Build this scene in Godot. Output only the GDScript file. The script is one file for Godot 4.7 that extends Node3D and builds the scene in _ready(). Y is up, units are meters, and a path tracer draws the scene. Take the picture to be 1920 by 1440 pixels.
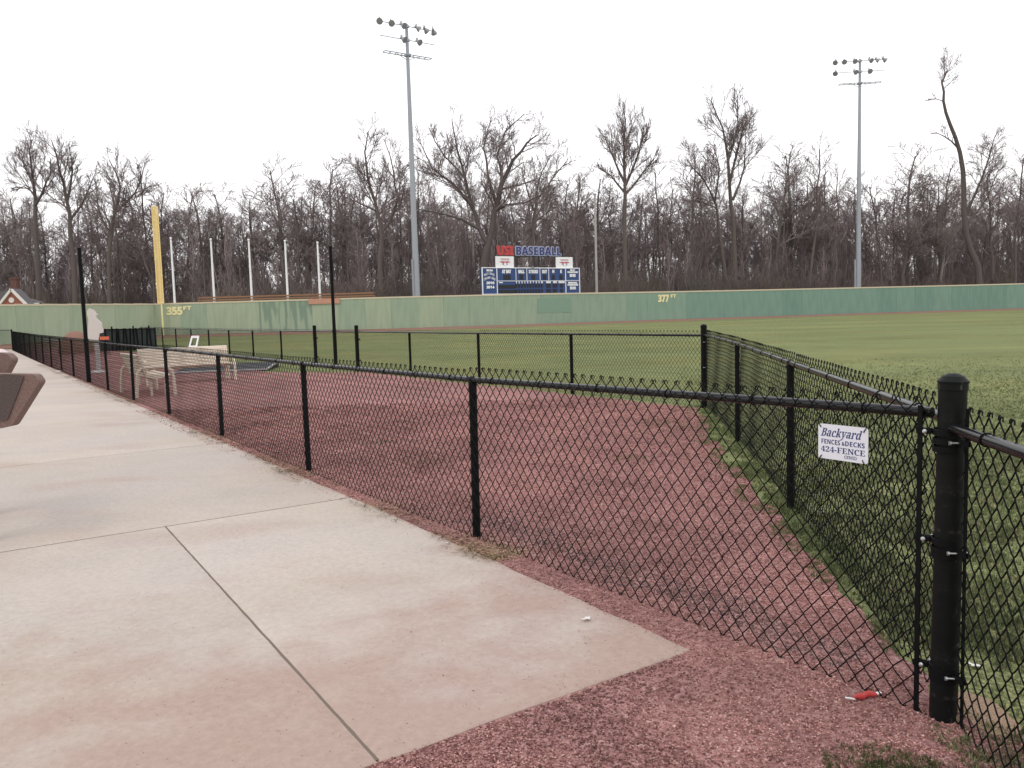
extends Node3D

# ---------------------------------------------------------------- helpers
class MB:
	var v := PackedVector3Array()
	var n := PackedVector3Array()
	var uv := PackedVector2Array()
	var c := PackedColorArray()
	var ix := PackedInt32Array()
	func tri(a: Vector3, b: Vector3, d: Vector3, nn: Vector3):
		var k := v.size()
		v.append(a); v.append(b); v.append(d)
		n.append(nn); n.append(nn); n.append(nn)
		ix.append(k)
		if (b - a).cross(d - a).dot(nn) > 0.0:
			ix.append(k + 2); ix.append(k + 1)
		else:
			ix.append(k + 1); ix.append(k + 2)
	func quad(a: Vector3, b: Vector3, d: Vector3, e: Vector3, nn: Vector3):
		tri(a, b, d, nn); tri(a, d, e, nn)
	func box(ctr: Vector3, sz: Vector3, bs := Basis.IDENTITY):
		var h := sz * 0.5
		for ax in 3:
			for sg in [-1.0, 1.0]:
				var nn := Vector3.ZERO; nn[ax] = sg
				var u := Vector3.ZERO; u[(ax + 1) % 3] = h[(ax + 1) % 3]
				var w := Vector3.ZERO; w[(ax + 2) % 3] = h[(ax + 2) % 3]
				var o := Vector3.ZERO; o[ax] = h[ax] * sg
				quad(ctr + bs * (o - u - w), ctr + bs * (o + u - w), ctr + bs * (o + u + w), ctr + bs * (o - u + w), bs * nn)
	# box given by two end points (a bar of rectangular section)
	func bar(a: Vector3, b: Vector3, w: float, h: float, up := Vector3.UP):
		var x := (b - a).normalized()
		var z := x.cross(up).normalized()
		var y := z.cross(x).normalized()
		box((a + b) * 0.5, Vector3((b - a).length(), h, w), Basis(x, y, z))
	func tube(p: PackedVector3Array, r: PackedFloat32Array, sides := 6, caps := true):
		var m := p.size()
		var t := (p[1] - p[0]).normalized()
		var u := t.cross(Vector3.UP)
		if u.length() < 0.05: u = t.cross(Vector3.RIGHT)
		u = u.normalized()
		var k0 := v.size()
		for i in m:
			if i < m - 1: t = (p[i + 1] - p[i]).normalized()
			if i > 0 and i < m - 1: t = (p[i + 1] - p[i - 1]).normalized()
			u = (u - t * u.dot(t)).normalized()
			var w := t.cross(u)
			for s in sides:
				var a := TAU * s / sides
				var d := u * cos(a) + w * sin(a)
				v.append(p[i] + d * r[i]); n.append(d)
		for i in m - 1:
			for s in sides:
				var a := k0 + i * sides + s
				var b := k0 + i * sides + (s + 1) % sides
				ix.append(a); ix.append(a + sides); ix.append(b)
				ix.append(b); ix.append(a + sides); ix.append(b + sides)
		if caps:
			for e in [0, m - 1]:
				var tt: Vector3 = (p[0] - p[1]).normalized() if e == 0 else (p[m - 1] - p[m - 2]).normalized()
				var base: int = k0 + e * sides
				for s in range(1, sides - 1):
					tri(v[base], v[base + s], v[base + s + 1], tt)
	func rod(a: Vector3, b: Vector3, r: float, sides := 10):
		tube(PackedVector3Array([a, b]), PackedFloat32Array([r, r]), sides)
	# lathe about an axis: profile of (radius, distance along axis)
	func lathe(o: Vector3, axis: Vector3, prof: Array, sides := 16):
		var t := axis.normalized()
		var u := t.cross(Vector3.UP)
		if u.length() < 0.05: u = Vector3.RIGHT
		u = u.normalized()
		var w := t.cross(u)
		for i in prof.size() - 1:
			var a: Vector2 = prof[i]
			var b: Vector2 = prof[i + 1]
			var sl := Vector2(b.y - a.y, a.x - b.x).normalized()
			var k := v.size()
			for s in sides:
				var an := TAU * s / sides
				var d := u * cos(an) + w * sin(an)
				v.append(o + d * a.x + t * a.y); n.append((d * sl.x + t * sl.y).normalized())
				v.append(o + d * b.x + t * b.y); n.append((d * sl.x + t * sl.y).normalized())
			for s in sides:
				var p := k + s * 2
				var q := k + ((s + 1) % sides) * 2
				ix.append(p); ix.append(p + 1); ix.append(q)
				ix.append(q); ix.append(p + 1); ix.append(q + 1)
	# flat outline (x, y in the local plane) extruded from z0 to z1
	func slab(poly: PackedVector2Array, z0: float, z1: float, xf := Transform3D.IDENTITY):
		var id := Geometry2D.triangulate_polygon(poly)
		for z in [z0, z1]:
			var nn: Vector3 = xf.basis * (Vector3.BACK if z == z1 else Vector3.FORWARD)
			for i in range(0, id.size(), 3):
				tri(xf * Vector3(poly[id[i]].x, poly[id[i]].y, z), xf * Vector3(poly[id[i + 1]].x, poly[id[i + 1]].y, z), xf * Vector3(poly[id[i + 2]].x, poly[id[i + 2]].y, z), nn.normalized())
		var m := poly.size()
		var area := 0.0
		for i in m: area += poly[i].cross(poly[(i + 1) % m])
		for i in m:
			var a := poly[i]
			var b := poly[(i + 1) % m]
			var e := (b - a).normalized()
			var nn := Vector3(e.y, -e.x, 0) * signf(area)
			quad(xf * Vector3(a.x, a.y, z0), xf * Vector3(b.x, b.y, z0), xf * Vector3(b.x, b.y, z1), xf * Vector3(a.x, a.y, z1), (xf.basis * nn).normalized())
	func mesh() -> ArrayMesh:
		var a := []
		a.resize(Mesh.ARRAY_MAX)
		a[Mesh.ARRAY_VERTEX] = v
		a[Mesh.ARRAY_NORMAL] = n
		if uv.size() == v.size(): a[Mesh.ARRAY_TEX_UV] = uv
		if c.size() == v.size(): a[Mesh.ARRAY_COLOR] = c
		a[Mesh.ARRAY_INDEX] = ix
		var m := ArrayMesh.new()
		m.add_surface_from_arrays(Mesh.PRIMITIVE_TRIANGLES, a)
		return m

var used := {}
var M := {}
var sans := SystemFont.new()
var sansb := SystemFont.new()
var serifb := SystemFont.new()

func numbered(called: String) -> String:
	if not used.has(called):
		used[called] = 0
		return called
	used[called] += 1
	return "%s_%03d" % [called, used[called]]

func tag(o: Node, label: String, category: String, group := "", kind := ""):
	o.set_meta("label", label); o.set_meta("category", category)
	if group != "": o.set_meta("group", group)
	if kind != "": o.set_meta("kind", kind)

func thing(called: String, label: String, category: String, at := Vector3.ZERO, turn := 0.0, group := "") -> Node3D:
	var o := Node3D.new()
	o.name = numbered(called)
	add_child(o)
	o.position = at; o.rotation.y = turn
	tag(o, label, category, group)
	return o

func part(called: String, mesh: Mesh, mat: Material, parent: Node, at := Vector3.ZERO) -> MeshInstance3D:
	var o := MeshInstance3D.new()
	o.mesh = mesh; o.material_override = mat
	o.name = numbered(called) if parent == self else called
	parent.add_child(o, true)
	o.position = at
	return o

func struct(called: String, mesh: Mesh, mat: Material) -> MeshInstance3D:
	var o := part(called, mesh, mat, self)
	o.set_meta("kind", "structure")
	return o

func lin(r: float, g: float, b: float) -> Color:
	return Color(r, g, b).linear_to_srgb()

func mat(r: float, g: float, b: float, rough := 0.8, metal := 0.0) -> StandardMaterial3D:
	var m := StandardMaterial3D.new()
	m.albedo_color = lin(r, g, b)
	m.roughness = rough
	m.metallic = metal
	return m

func gh(z: float) -> float:
	var d := -z
	var P := [[0.0, 0.0], [8.0, 0.0], [14.0, .05], [20.0, .08], [28.0, .14], [36.0, .2], [51.0, .38], [61.0, .53], [75.0, .68], [100.0, .7], [400.0, .9]]
	if d <= 0.0: return 0.0
	for i in P.size() - 1:
		if d <= P[i + 1][0]: return lerpf(P[i][1], P[i + 1][1], (d - P[i][0]) / (P[i + 1][0] - P[i][0]))
	return .9
func gp(x: float, z: float, up := 0.0) -> Vector3: return Vector3(x, gh(z) + up, z)

func noise_tex(freq: float, ramp: Array, size := 1024, seed_ := 1, type := FastNoiseLite.TYPE_SIMPLEX, oct := 5, normal := 0.0, gain := 0.5) -> NoiseTexture2D:
	var f := FastNoiseLite.new()
	f.noise_type = type; f.frequency = freq; f.seed = seed_; f.fractal_octaves = oct; f.fractal_gain = gain
	if type == FastNoiseLite.TYPE_CELLULAR: f.cellular_return_type = FastNoiseLite.RETURN_CELL_VALUE
	var t := NoiseTexture2D.new()
	t.width = size; t.height = size; t.seamless = true; t.noise = f; t.generate_mipmaps = true
	if normal > 0.0:
		t.as_normal_map = true; t.bump_strength = normal
	elif ramp.size() > 0:
		var g := Gradient.new()
		var off := PackedFloat32Array(); var col := PackedColorArray()
		for e in ramp:
			off.append(e[0]); col.append(lin(e[1], e[2], e[3]))
		g.offsets = off; g.colors = col
		t.color_ramp = g
	return t

func text_mesh(txt: String, cap: float, font: Font, depth := 0.01, width := 0.0, shear := 0.0, fat := 0.0) -> ArrayMesh:
	var t := TextMesh.new()
	t.text = txt; t.font = font; t.font_size = 64; t.pixel_size = 0.01; t.depth = 0.05; t.curve_step = 4.0
	var a := t.get_mesh_arrays()
	var vv: PackedVector3Array = a[Mesh.ARRAY_VERTEX]
	var lo := Vector3.INF; var hi := -Vector3.INF
	for p in vv:
		lo = lo.min(p); hi = hi.max(p)
	var k := cap / (hi.y - lo.y)
	var kx := k if width <= 0.0 else width / (hi.x - lo.x)
	var mid := (lo + hi) * 0.5
	for i in vv.size():
		var p := vv[i] - mid
		vv[i] = Vector3(p.x * kx + p.y * k * shear, p.y * k, p.z * depth / 0.05)
	a[Mesh.ARRAY_VERTEX] = vv
	if fat > 0.0:
		# heavier strokes: the outline repeated a little to every side
		var b := MB.new()
		var nn: PackedVector3Array = a[Mesh.ARRAY_NORMAL]
		var id: PackedInt32Array = a[Mesh.ARRAY_INDEX] if a[Mesh.ARRAY_INDEX] != null else PackedInt32Array(range(vv.size()))
		for k2 in 8:
			var off := Vector3(cos(k2 * TAU / 8), sin(k2 * TAU / 8), 0) * fat + Vector3(0, 0, .0004 * k2)
			var k0 := b.v.size()
			for i in vv.size():
				b.v.append(vv[i] + off); b.n.append(nn[i])
			for q in id: b.ix.append(q + k0)
		return b.mesh()
	var m := ArrayMesh.new()
	m.add_surface_from_arrays(Mesh.PRIMITIVE_TRIANGLES, a)
	return m

# ---------------------------------------------------------------- layout (metres, camera at x = z = 0 looking along -z)
const A := Vector2(1.686, -3.057)       # the stout corner post
const FD := Vector2(-.573, -.8197)      # direction of the fence beside the path
const FN := Vector2(.8197, -.573)       # across it, into the bullpen
const C := Vector2(3.2, -13.2)          # far corner post
const BAY := 3.465
const PO := Vector2(.845, -3.748)       # corner of the concrete
const E1 := Vector2(.837, -.547)
const E2 := Vector2(-.547, -.837)
func tw(t: float, w: float) -> Vector2: return A + FD * t + FN * w
func st(s: float, t: float) -> Vector2: return PO + E1 * s + E2 * t

func _ready():
	setup_view()
	setup_materials()
	build_ground()
	build_path()
	build_wall()
	build_fences()
	build_wood()
	build_far_things()
	build_bullpen_things()
	build_near_things()
	build_stuff()

func setup_view():
	var cam := Camera3D.new()
	cam.name = "camera"
	add_child(cam)
	cam.position = Vector3(0, 1.66, 0)
	cam.basis = Basis(Vector3.RIGHT, deg_to_rad(-4.86)) * Basis(Vector3.BACK, deg_to_rad(-1.66))
	cam.fov = 51.52
	cam.near = 0.05; cam.far = 900.0
	cam.current = true
	var env := Environment.new()
	var sky := Sky.new()
	var sm := ProceduralSkyMaterial.new()
	sm.sky_top_color = Color(.97, .975, 1.0)
	sm.sky_horizon_color = Color(1.0, .99, .985)
	sm.sky_curve = 0.2
	sm.ground_bottom_color = Color(.45, .42, .4)
	sm.ground_horizon_color = Color(.9, .88, .87)
	sm.sun_angle_max = 0.0
	sky.sky_material = sm
	env.background_mode = Environment.BG_SKY
	env.sky = sky
	env.tonemap_mode = Environment.TONE_MAPPER_LINEAR
	env.tonemap_exposure = 1.42
	env.sdfgi_enabled = true; env.ssao_enabled = true; env.ssil_enabled = true
	var we := WorldEnvironment.new()
	we.name = "world_environment"
	we.environment = env
	add_child(we)
	var sun := DirectionalLight3D.new()
	sun.name = "sun"
	add_child(sun)
	sun.rotation_degrees = Vector3(-58, -35, 0)
	sun.light_energy = 0.22
	sun.light_color = Color(1.0, .96, .92)
	sun.light_angular_distance = 25.0
	sun.shadow_enabled = true

func setup_materials():
	sans.font_names = PackedStringArray(["Droid Sans"])
	sansb.font_names = PackedStringArray(["Droid Sans"]); sansb.font_weight = 700
	serifb.font_names = PackedStringArray(["Droid Serif"]); serifb.font_weight = 700
	M.black = mat(.006, .0065, .007, .5)
	M.black.metallic_specular = .22
	M.rail = mat(.006, .0065, .007, .2)
	M.rail.metallic_specular = .42
	M.wire = mat(.006, .0065, .0065, .55)
	M.wire.metallic_specular = .2
	M.zinc = mat(.55, .56, .57, .35, .8)
	M.galv = mat(.34, .36, .39, .5, .35)
	M.lamp = mat(.3, .31, .325, .5, .2)
	M.lampglass = mat(.3, .31, .33, .15)
	M.white = mat(.88, .88, .89, .5)
	M.cream = mat(.7, .6, .49, .55)
	M.yellow = mat(.92, .7, .3, .6)
	M.paleyellow = mat(.8, .74, .4, .65)
	M.blue = mat(.022, .06, .2, .45)
	M.navy = mat(.03, .045, .16, .6)
	M.dark = mat(.015, .015, .018, .6)
	M.red = mat(.5, .05, .05, .5)
	M.timber = mat(.3, .16, .085, .85)
	M.brick = mat(.3, .11, .08, .9)
	M.roof = mat(.13, .12, .125, .9)
	M.trim = mat(.72, .68, .64, .7)
	M.orange = mat(.6, .13, .06, .5)
	# grounds
	M.grass = StandardMaterial3D.new()
	M.grass.albedo_texture = noise_tex(.045, [[.2, .1, .125, .06], [.42, .2, .24, .11], [.6, .31, .345, .17], [.8, .5, .48, .29]], 1024, 3, FastNoiseLite.TYPE_SIMPLEX, 5, 0.0, .8)
	M.grass.normal_enabled = true
	M.grass.normal_texture = noise_tex(.06, [], 1024, 4, FastNoiseLite.TYPE_SIMPLEX, 4, 6.0, .8)
	M.grass.vertex_color_use_as_albedo = true
	M.grass.metallic_specular = .08; M.grass.roughness = .95
	M.gravel = StandardMaterial3D.new()
	M.gravel.albedo_texture = noise_tex(.06, [[0.0, 0.308, 0.149, 0.135], [.3, 0.498, 0.255, 0.232], [.55, 0.64, 0.342, 0.315], [.8, 0.77, 0.442, 0.409], [1.0, 0.931, 0.63, 0.587]], 1024, 7, FastNoiseLite.TYPE_CELLULAR, 2, 0.0, .6)
	M.gravel.normal_enabled = true
	M.gravel.normal_texture = noise_tex(.09, [], 1024, 8, FastNoiseLite.TYPE_SIMPLEX, 3, 8.0, .7)
	M.gravel.vertex_color_use_as_albedo = true
	M.gravel.metallic_specular = .08; M.gravel.roughness = .95
	M.track = StandardMaterial3D.new()
	M.track.albedo_texture = noise_tex(.03, [[.2, .2, .115, .09], [.5, .27, .165, .13], [.8, .33, .21, .17]], 512, 17)
	M.track.metallic_specular = .08; M.track.roughness = .95
	M.litter = StandardMaterial3D.new()
	M.litter.albedo_texture = noise_tex(.02, [[.2, .06, .042, .032], [.5, .11, .075, .055], [.8, .17, .12, .085]], 512, 19)
	M.litter.metallic_specular = .08; M.litter.roughness = 1.0
	M.concrete = StandardMaterial3D.new()
	M.concrete.albedo_texture = noise_tex(.03, [[.1, .685, .615, .56], [.4, .74, .67, .615], [.6, .765, .695, .64], [.9, .82, .76, .71]], 2048, 23, FastNoiseLite.TYPE_SIMPLEX, 6, 0.0, .78)
	M.concrete.normal_enabled = true
	M.concrete.normal_texture = noise_tex(.12, [], 1024, 24, FastNoiseLite.TYPE_SIMPLEX, 4, 1.5, .6)
	M.concrete.normal_scale = .5
	M.concrete.vertex_color_use_as_albedo = true
	M.concrete.roughness = .9; M.concrete.metallic_specular = .15
	M.soil = mat(.16, .125, .1, 1.0)
	M.chip = StandardMaterial3D.new()
	M.chip.vertex_color_use_as_albedo = true
	M.chip.roughness = .9; M.chip.metallic_specular = .2
	M.bark = []
	for q in [[.125, .102, .092], [.11, .091, .085], [.155, .13, .116], [.29, .255, .225]]:
		M.bark.append(mat(q[0], q[1], q[2], .95))
	M.twig = []
	for q in [[.235, .19, .186], [.25, .203, .203], [.275, .227, .22], [.33, .28, .265]]:
		M.twig.append(mat(q[0], q[1], q[2], .95))

# ---------------------------------------------------------------- ground
func grid(xs: PackedFloat32Array, zs: PackedFloat32Array, up: float, uvk: float, colfn: Callable) -> ArrayMesh:
	var b := MB.new()
	for z in zs:
		for x in xs:
			b.v.append(gp(x, z, up)); b.n.append(Vector3.UP)
			b.uv.append(Vector2(x, z) * uvk)
			b.c.append(colfn.call(x, z))
	var w := xs.size()
	for j in zs.size() - 1:
		for i in w - 1:
			var a := j * w + i
			b.ix.append_array([a, a + w, a + 1, a + 1, a + w, a + w + 1])
	return b.mesh()

# strip between two edges: rows along t, w from lo(t) to hi(t)
func strip(ts: PackedFloat32Array, cols: int, pos: Callable, up: float, uvk: float, colfn: Callable, bank := 0.0) -> ArrayMesh:
	var b := MB.new()
	for t in ts:
		for i in cols + 1:
			var p: Vector2 = pos.call(t, float(i) / cols)
			b.v.append(gp(p.x, p.y, up + bank * (1.0 - float(i) / cols))); b.n.append(Vector3.UP)
			b.uv.append(p * uvk)
			b.c.append(colfn.call(p.x, p.y))
	var w := cols + 1
	for j in ts.size() - 1:
		for i in cols:
			var a := j * w + i
			if (b.v[a + 1] - b.v[a]).cross(b.v[a + w] - b.v[a]).y < 0.0:
				b.ix.append_array([a, a + 1, a + w, a + 1, a + w + 1, a + w])
			else:
				b.ix.append_array([a, a + w, a + 1, a + 1, a + w, a + w + 1])
	return b.mesh()

func steps(a: float, b: float, d: float) -> PackedFloat32Array:
	var r := PackedFloat32Array()
	var n := int(ceil(absf(b - a) / d))
	for i in n + 1: r.append(lerpf(a, b, float(i) / n))
	return r

var nz := FastNoiseLite.new()
func n2(x: float, y: float, f: float) -> float: return nz.get_noise_2d(x * f * 100.0, y * f * 100.0)

func gravel_edge(t: float) -> float:
	var w: float
	if t < 7.4: w = .93 * t + .02 - .12 * absf(n2(t, 3, .9)) - .35 * maxf(0, n2(t, 8, .35)) * minf(1.0, t * .3)
	elif t < 20.5: w = 6.88 + .12 * n2(t, 2, .5)
	elif t < 23.5: w = lerpf(6.88, 4.8, (t - 20.5) / 3.0)
	else: w = 4.8 + .3 * n2(t, 2, .2)
	return w

func gravel_tone(x: float, z: float) -> Color:
	var k := 1.0 + .14 * n2(x, z, .25) + .1 * n2(x + 40, z, 1.1)
	# raked streaks, where the crushed brick was scraped
	var f := Vector2(x, z) - A
	var t := f.dot(FD); var w := f.dot(FN)
	k -= .16 * maxf(0, n2(t * .4, w * 2.5, .5))
	return Color(k, k, k).lerp(Color(k * .88, k * .9, k * .92), clampf(.5 + n2(x, z + 90, .3), 0, 1)) * .667

func build_ground():
	nz.noise_type = FastNoiseLite.TYPE_SIMPLEX; nz.frequency = 0.01; nz.seed = 5; nz.fractal_octaves = 3
	var xs := PackedFloat32Array()
	xs.append_array([-400.0, -250.0, -160.0, -110.0])
	xs.append_array(steps(-80, -14, 3.0)); xs.append_array(steps(-13, 13, .6)); xs.append_array(steps(14, 110, 3.0))
	xs.append_array([150.0, 250.0, 400.0])
	var zs := PackedFloat32Array([60.0, 30.0, 12.0])
	zs.append_array(steps(5, -24, .4)); zs.append_array(steps(-24.6, -106, .7)); zs.append_array([-125.0, -160.0, -220.0, -300.0, -500.0])
	var g := grid(xs, zs, 0.0, .5, func(x, z):
		var k: float = 1.2 + .1 * n2(x, z, .08) + .13 * n2(x, z + 50, .5) + .1 * n2(x + 5, z * 1.5, 1.3)
		# mown swathes: bands of cut grass with broken edges
		var s: float = sin((-z + .12 * x) * .95 + 2.0 * n2(x, z, .05))
		k += .05 * clampf(s * 2.0, -1, 1)
		return Color(k, k, k * .96).lerp(Color(1.3 * k, 1.1 * k, .95 * k), clampf(.12 + .5 * n2(x + 70, z, .12), 0, .5)) * .667)
	struct("ground", g, M.grass)
	# crushed brick: the bullpen floor and the apron in front of the concrete
	var ts := steps(-.5, 12, .07); ts.append_array(steps(12.2, 62, .3))
	struct("bullpen_floor", strip(ts, 28, func(t, f): return tw(t, lerpf(-.42 if t > 1.0 else -1.0, gravel_edge(maxf(t, .05)) if t > .3 else .1, f)), .012, .66, gravel_tone), M.gravel)
	struct("gravel_apron", strip(steps(-4.4, 3.0, .06), 40, func(z, f): return Vector2(lerpf(-6.0, A.x + .03 - .149 * (z - A.y) + .09 * n2(z, 0, 1.2), f), z), .009, .66, gravel_tone), M.gravel)
	# warning track at the foot of the wall
	var wl := wall_line()
	struct("warning_track", strip(steps(0, wl.size() - 1.001, .25), 6, func(t, f):
		var i := int(t)
		var p: Vector2 = wl[i].lerp(wl[i + 1], t - i)
		var d: Vector2 = (wl[i + 1] - wl[i]).normalized()
		return p + Vector2(-d.y, d.x) * lerpf(-.3, 4.4 + .3 * n2(t, 0, .6), f), .02, .4, func(_x, _z): return Color.WHITE, .16), M.track)
	# leaf litter under the wood
	struct("forest_floor", strip(steps(0, wl.size() - 1.001, .5), 6, func(t, f):
		var i := int(t)
		var p: Vector2 = wl[i].lerp(wl[i + 1], t - i)
		return p + Vector2(0, -lerpf(6, 160, f)), .05, .2, func(_x, _z): return Color.WHITE), M.litter)

func path_right(t: float) -> float: return -.027 * maxf(0, t - 3.5)

func build_path():
	var o := Node3D.new()
	o.name = "path"; add_child(o); o.set_meta("kind", "structure")
	# soil bed seen down in the joints
	part("bed", strip(steps(.02, 60, 1.0), 4, func(t, f): return st(lerpf(-6.55, path_right(t) - .02, f), t), .0135, 1, func(_x, _z): return Color.WHITE), M.soil, o)
	for r in 14:
		var t0 := r * 4.31
		var t1 := t0 + 4.31
		var cuts := [-6.6, -3.28, -1.65, 0.0] if r == 0 else [-6.6, -3.3, 0.0]
		for k in cuts.size() - 1:
			var cell := .07 if r == 0 else (.12 if r < 3 else .4)
			part("slab", slab_mesh(cuts[k], cuts[k + 1], t0, t1, cell, cuts[k + 1] == 0.0, r * 7 + k), M.concrete, o)

func slab_mesh(s0: float, s1: float, t0: float, t1: float, cell: float, edge: bool, id: int) -> ArrayMesh:
	var la := func(a: float, b: float, gap: float):
		var r := PackedFloat32Array([a + gap, a + gap + .007, a + .042, a + .05])
		r.append_array(steps(a + .06, b - .06, cell))
		r.append_array([b - .05, b - .042, b - gap - .007, b - gap])
		return r
	var prof := func(d: float, gap: float):
		if d < gap + .001: return -.009
		if d < gap + .008: return -.004
		if d < .043: return -.003
		return 0.0
	var ss: PackedFloat32Array = la.call(s0, s1, .0035)
	var tt: PackedFloat32Array = la.call(t0, t1, .009)
	var b := MB.new()
	var w := ss.size()
	for t in tt:
		for s in ss:
			var h: float = minf(prof.call(minf(s - s0, s1 - s), .0035), prof.call(minf(t - t0, t1 - t), .009))
			var sq := s
			if edge: sq = s0 + (s - s0) * (path_right(t) - s0) / (s1 - s0) + (.012 * n2(t, 1, 1.5) if s > s1 - .03 else 0.0)
			if s < s0 + .012 or s > s1 - .012: sq += .0022 * n2(t, id, 6.0)
			var p := st(sq, t + (.012 * n2(s, 4, 1.5) if id < 3 and t < .03 else 0.0))
			b.v.append(gp(p.x, p.y, .02 + h)); b.n.append(Vector3.UP)
			b.uv.append(p * .21 + Vector2(id * .37, id * .61))
			# cement tone of each pour, stains, and red brick dust tracked off the gravel
			var k := .95 + .05 * n2(id * 3.1, 0, 1) + .045 * n2(p.dot(E1) * .5, p.dot(E2) * 1.4, .3) + .025 * n2(p.x + 9, p.y, 1.6) + .025 * n2(p.x, p.y, 5.0)
			var col := Color(k, k * .985, k * .975).lerp(Color(k * 1.02, k * .985, k * .92), clampf(.4 + .8 * n2(p.x + 30, p.y, .3), 0, 1))
			var dust := 0.0
			if t < 4.0:
				dust = clampf(1.3 - t * .62 + .7 * n2(p.dot(E1) * .5 + 11, p.dot(E2) * 1.3, .6) + .4 * n2(p.x, p.y, 2.4), 0, 1)
			dust = maxf(dust, .8 * clampf(.5 - (s1 - s) * 3.0 + n2(p.x, p.y, 1.0), 0, 1) if edge else 0.0)
			dust = maxf(dust, .5 * clampf(1.6 * n2(p.x * .6, p.y * 1.5, .4) - .35, 0, 1))
			b.c.append(col.lerp(Color(.74, .56, .51), dust * .72) * .667)
	for j in tt.size() - 1:
		for i in w - 1:
			var a := j * w + i
			b.ix.append_array([a, a + w, a + 1, a + 1, a + w, a + w + 1])
	if (b.v[1] - b.v[0]).cross(b.v[w] - b.v[0]).y < 0.0:
		b.ix.clear()
		for j in tt.size() - 1:
			for i in w - 1:
				var a := j * w + i
				b.ix.append_array([a, a + 1, a + w, a + 1, a + w + 1, a + w])
	# recompute the bevel normals
	var nn := PackedVector3Array(); nn.resize(b.v.size())
	for i in range(0, b.ix.size(), 3):
		var f := (b.v[b.ix[i + 2]] - b.v[b.ix[i]]).cross(b.v[b.ix[i + 1]] - b.v[b.ix[i]])
		for q in 3: nn[b.ix[i + q]] += f
	for i in nn.size(): nn[i] = nn[i].normalized()
	b.n = nn
	# sides
	var ring := []
	for i in w: ring.append(i)
	for j in range(1, tt.size()): ring.append(j * w + w - 1)
	for i in range(w - 2, -1, -1): ring.append((tt.size() - 1) * w + i)
	for j in range(tt.size() - 2, 0, -1): ring.append(j * w)
	var ctr := Vector3.ZERO
	for q in [0, w - 1, b.v.size() - 1, b.v.size() - w]: ctr += b.v[q] * .25
	for q in ring.size():
		var a := b.v[ring[q]]
		var e := b.v[ring[(q + 1) % ring.size()]]
		var nrm := Vector3(-(e - a).z, 0, (e - a).x).normalized()
		if nrm.dot(a - ctr) < 0: nrm = -nrm
		var k0 := b.v.size()
		b.quad(a, e, e + Vector3.DOWN * .1, a + Vector3.DOWN * .1, nrm)
		for z in b.v.size() - k0:
			b.uv.append(Vector2(b.v[k0 + z].x + b.v[k0 + z].z, b.v[k0 + z].y) * .21)
			b.c.append(Color(.53, .52, .5))
	return b.mesh()

# ---------------------------------------------------------------- outfield wall
var wline: Array = []
func wall_line() -> Array:
	if wline.size() > 0: return wline
	var legs := [[Vector2(-44, -36), Vector2(-37.3, -60), Vector2(-33.2, -74.8)], [Vector2(-33.2, -74.8), Vector2(-20, -74.7), Vector2(-8, -75.6), Vector2(2.4, -78.6), Vector2(11.5, -82.4), Vector2(27.7, -88.6), Vector2(60, -95.5), Vector2(96, -98)]]
	for pts in legs:
		var cv := Curve2D.new()
		for i in pts.size():
			var tn := Vector2.ZERO
			if i > 0 and i < pts.size() - 1: tn = (pts[i + 1] - pts[i - 1]) * .16
			cv.add_point(pts[i], -tn, tn)
		var n := int(cv.get_baked_length() / 2.44)
		for i in n + 1:
			if i == 0 and wline.size() > 0: continue
			wline.append(cv.sample_baked(cv.get_baked_length() * i / n))
	return wline

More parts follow.
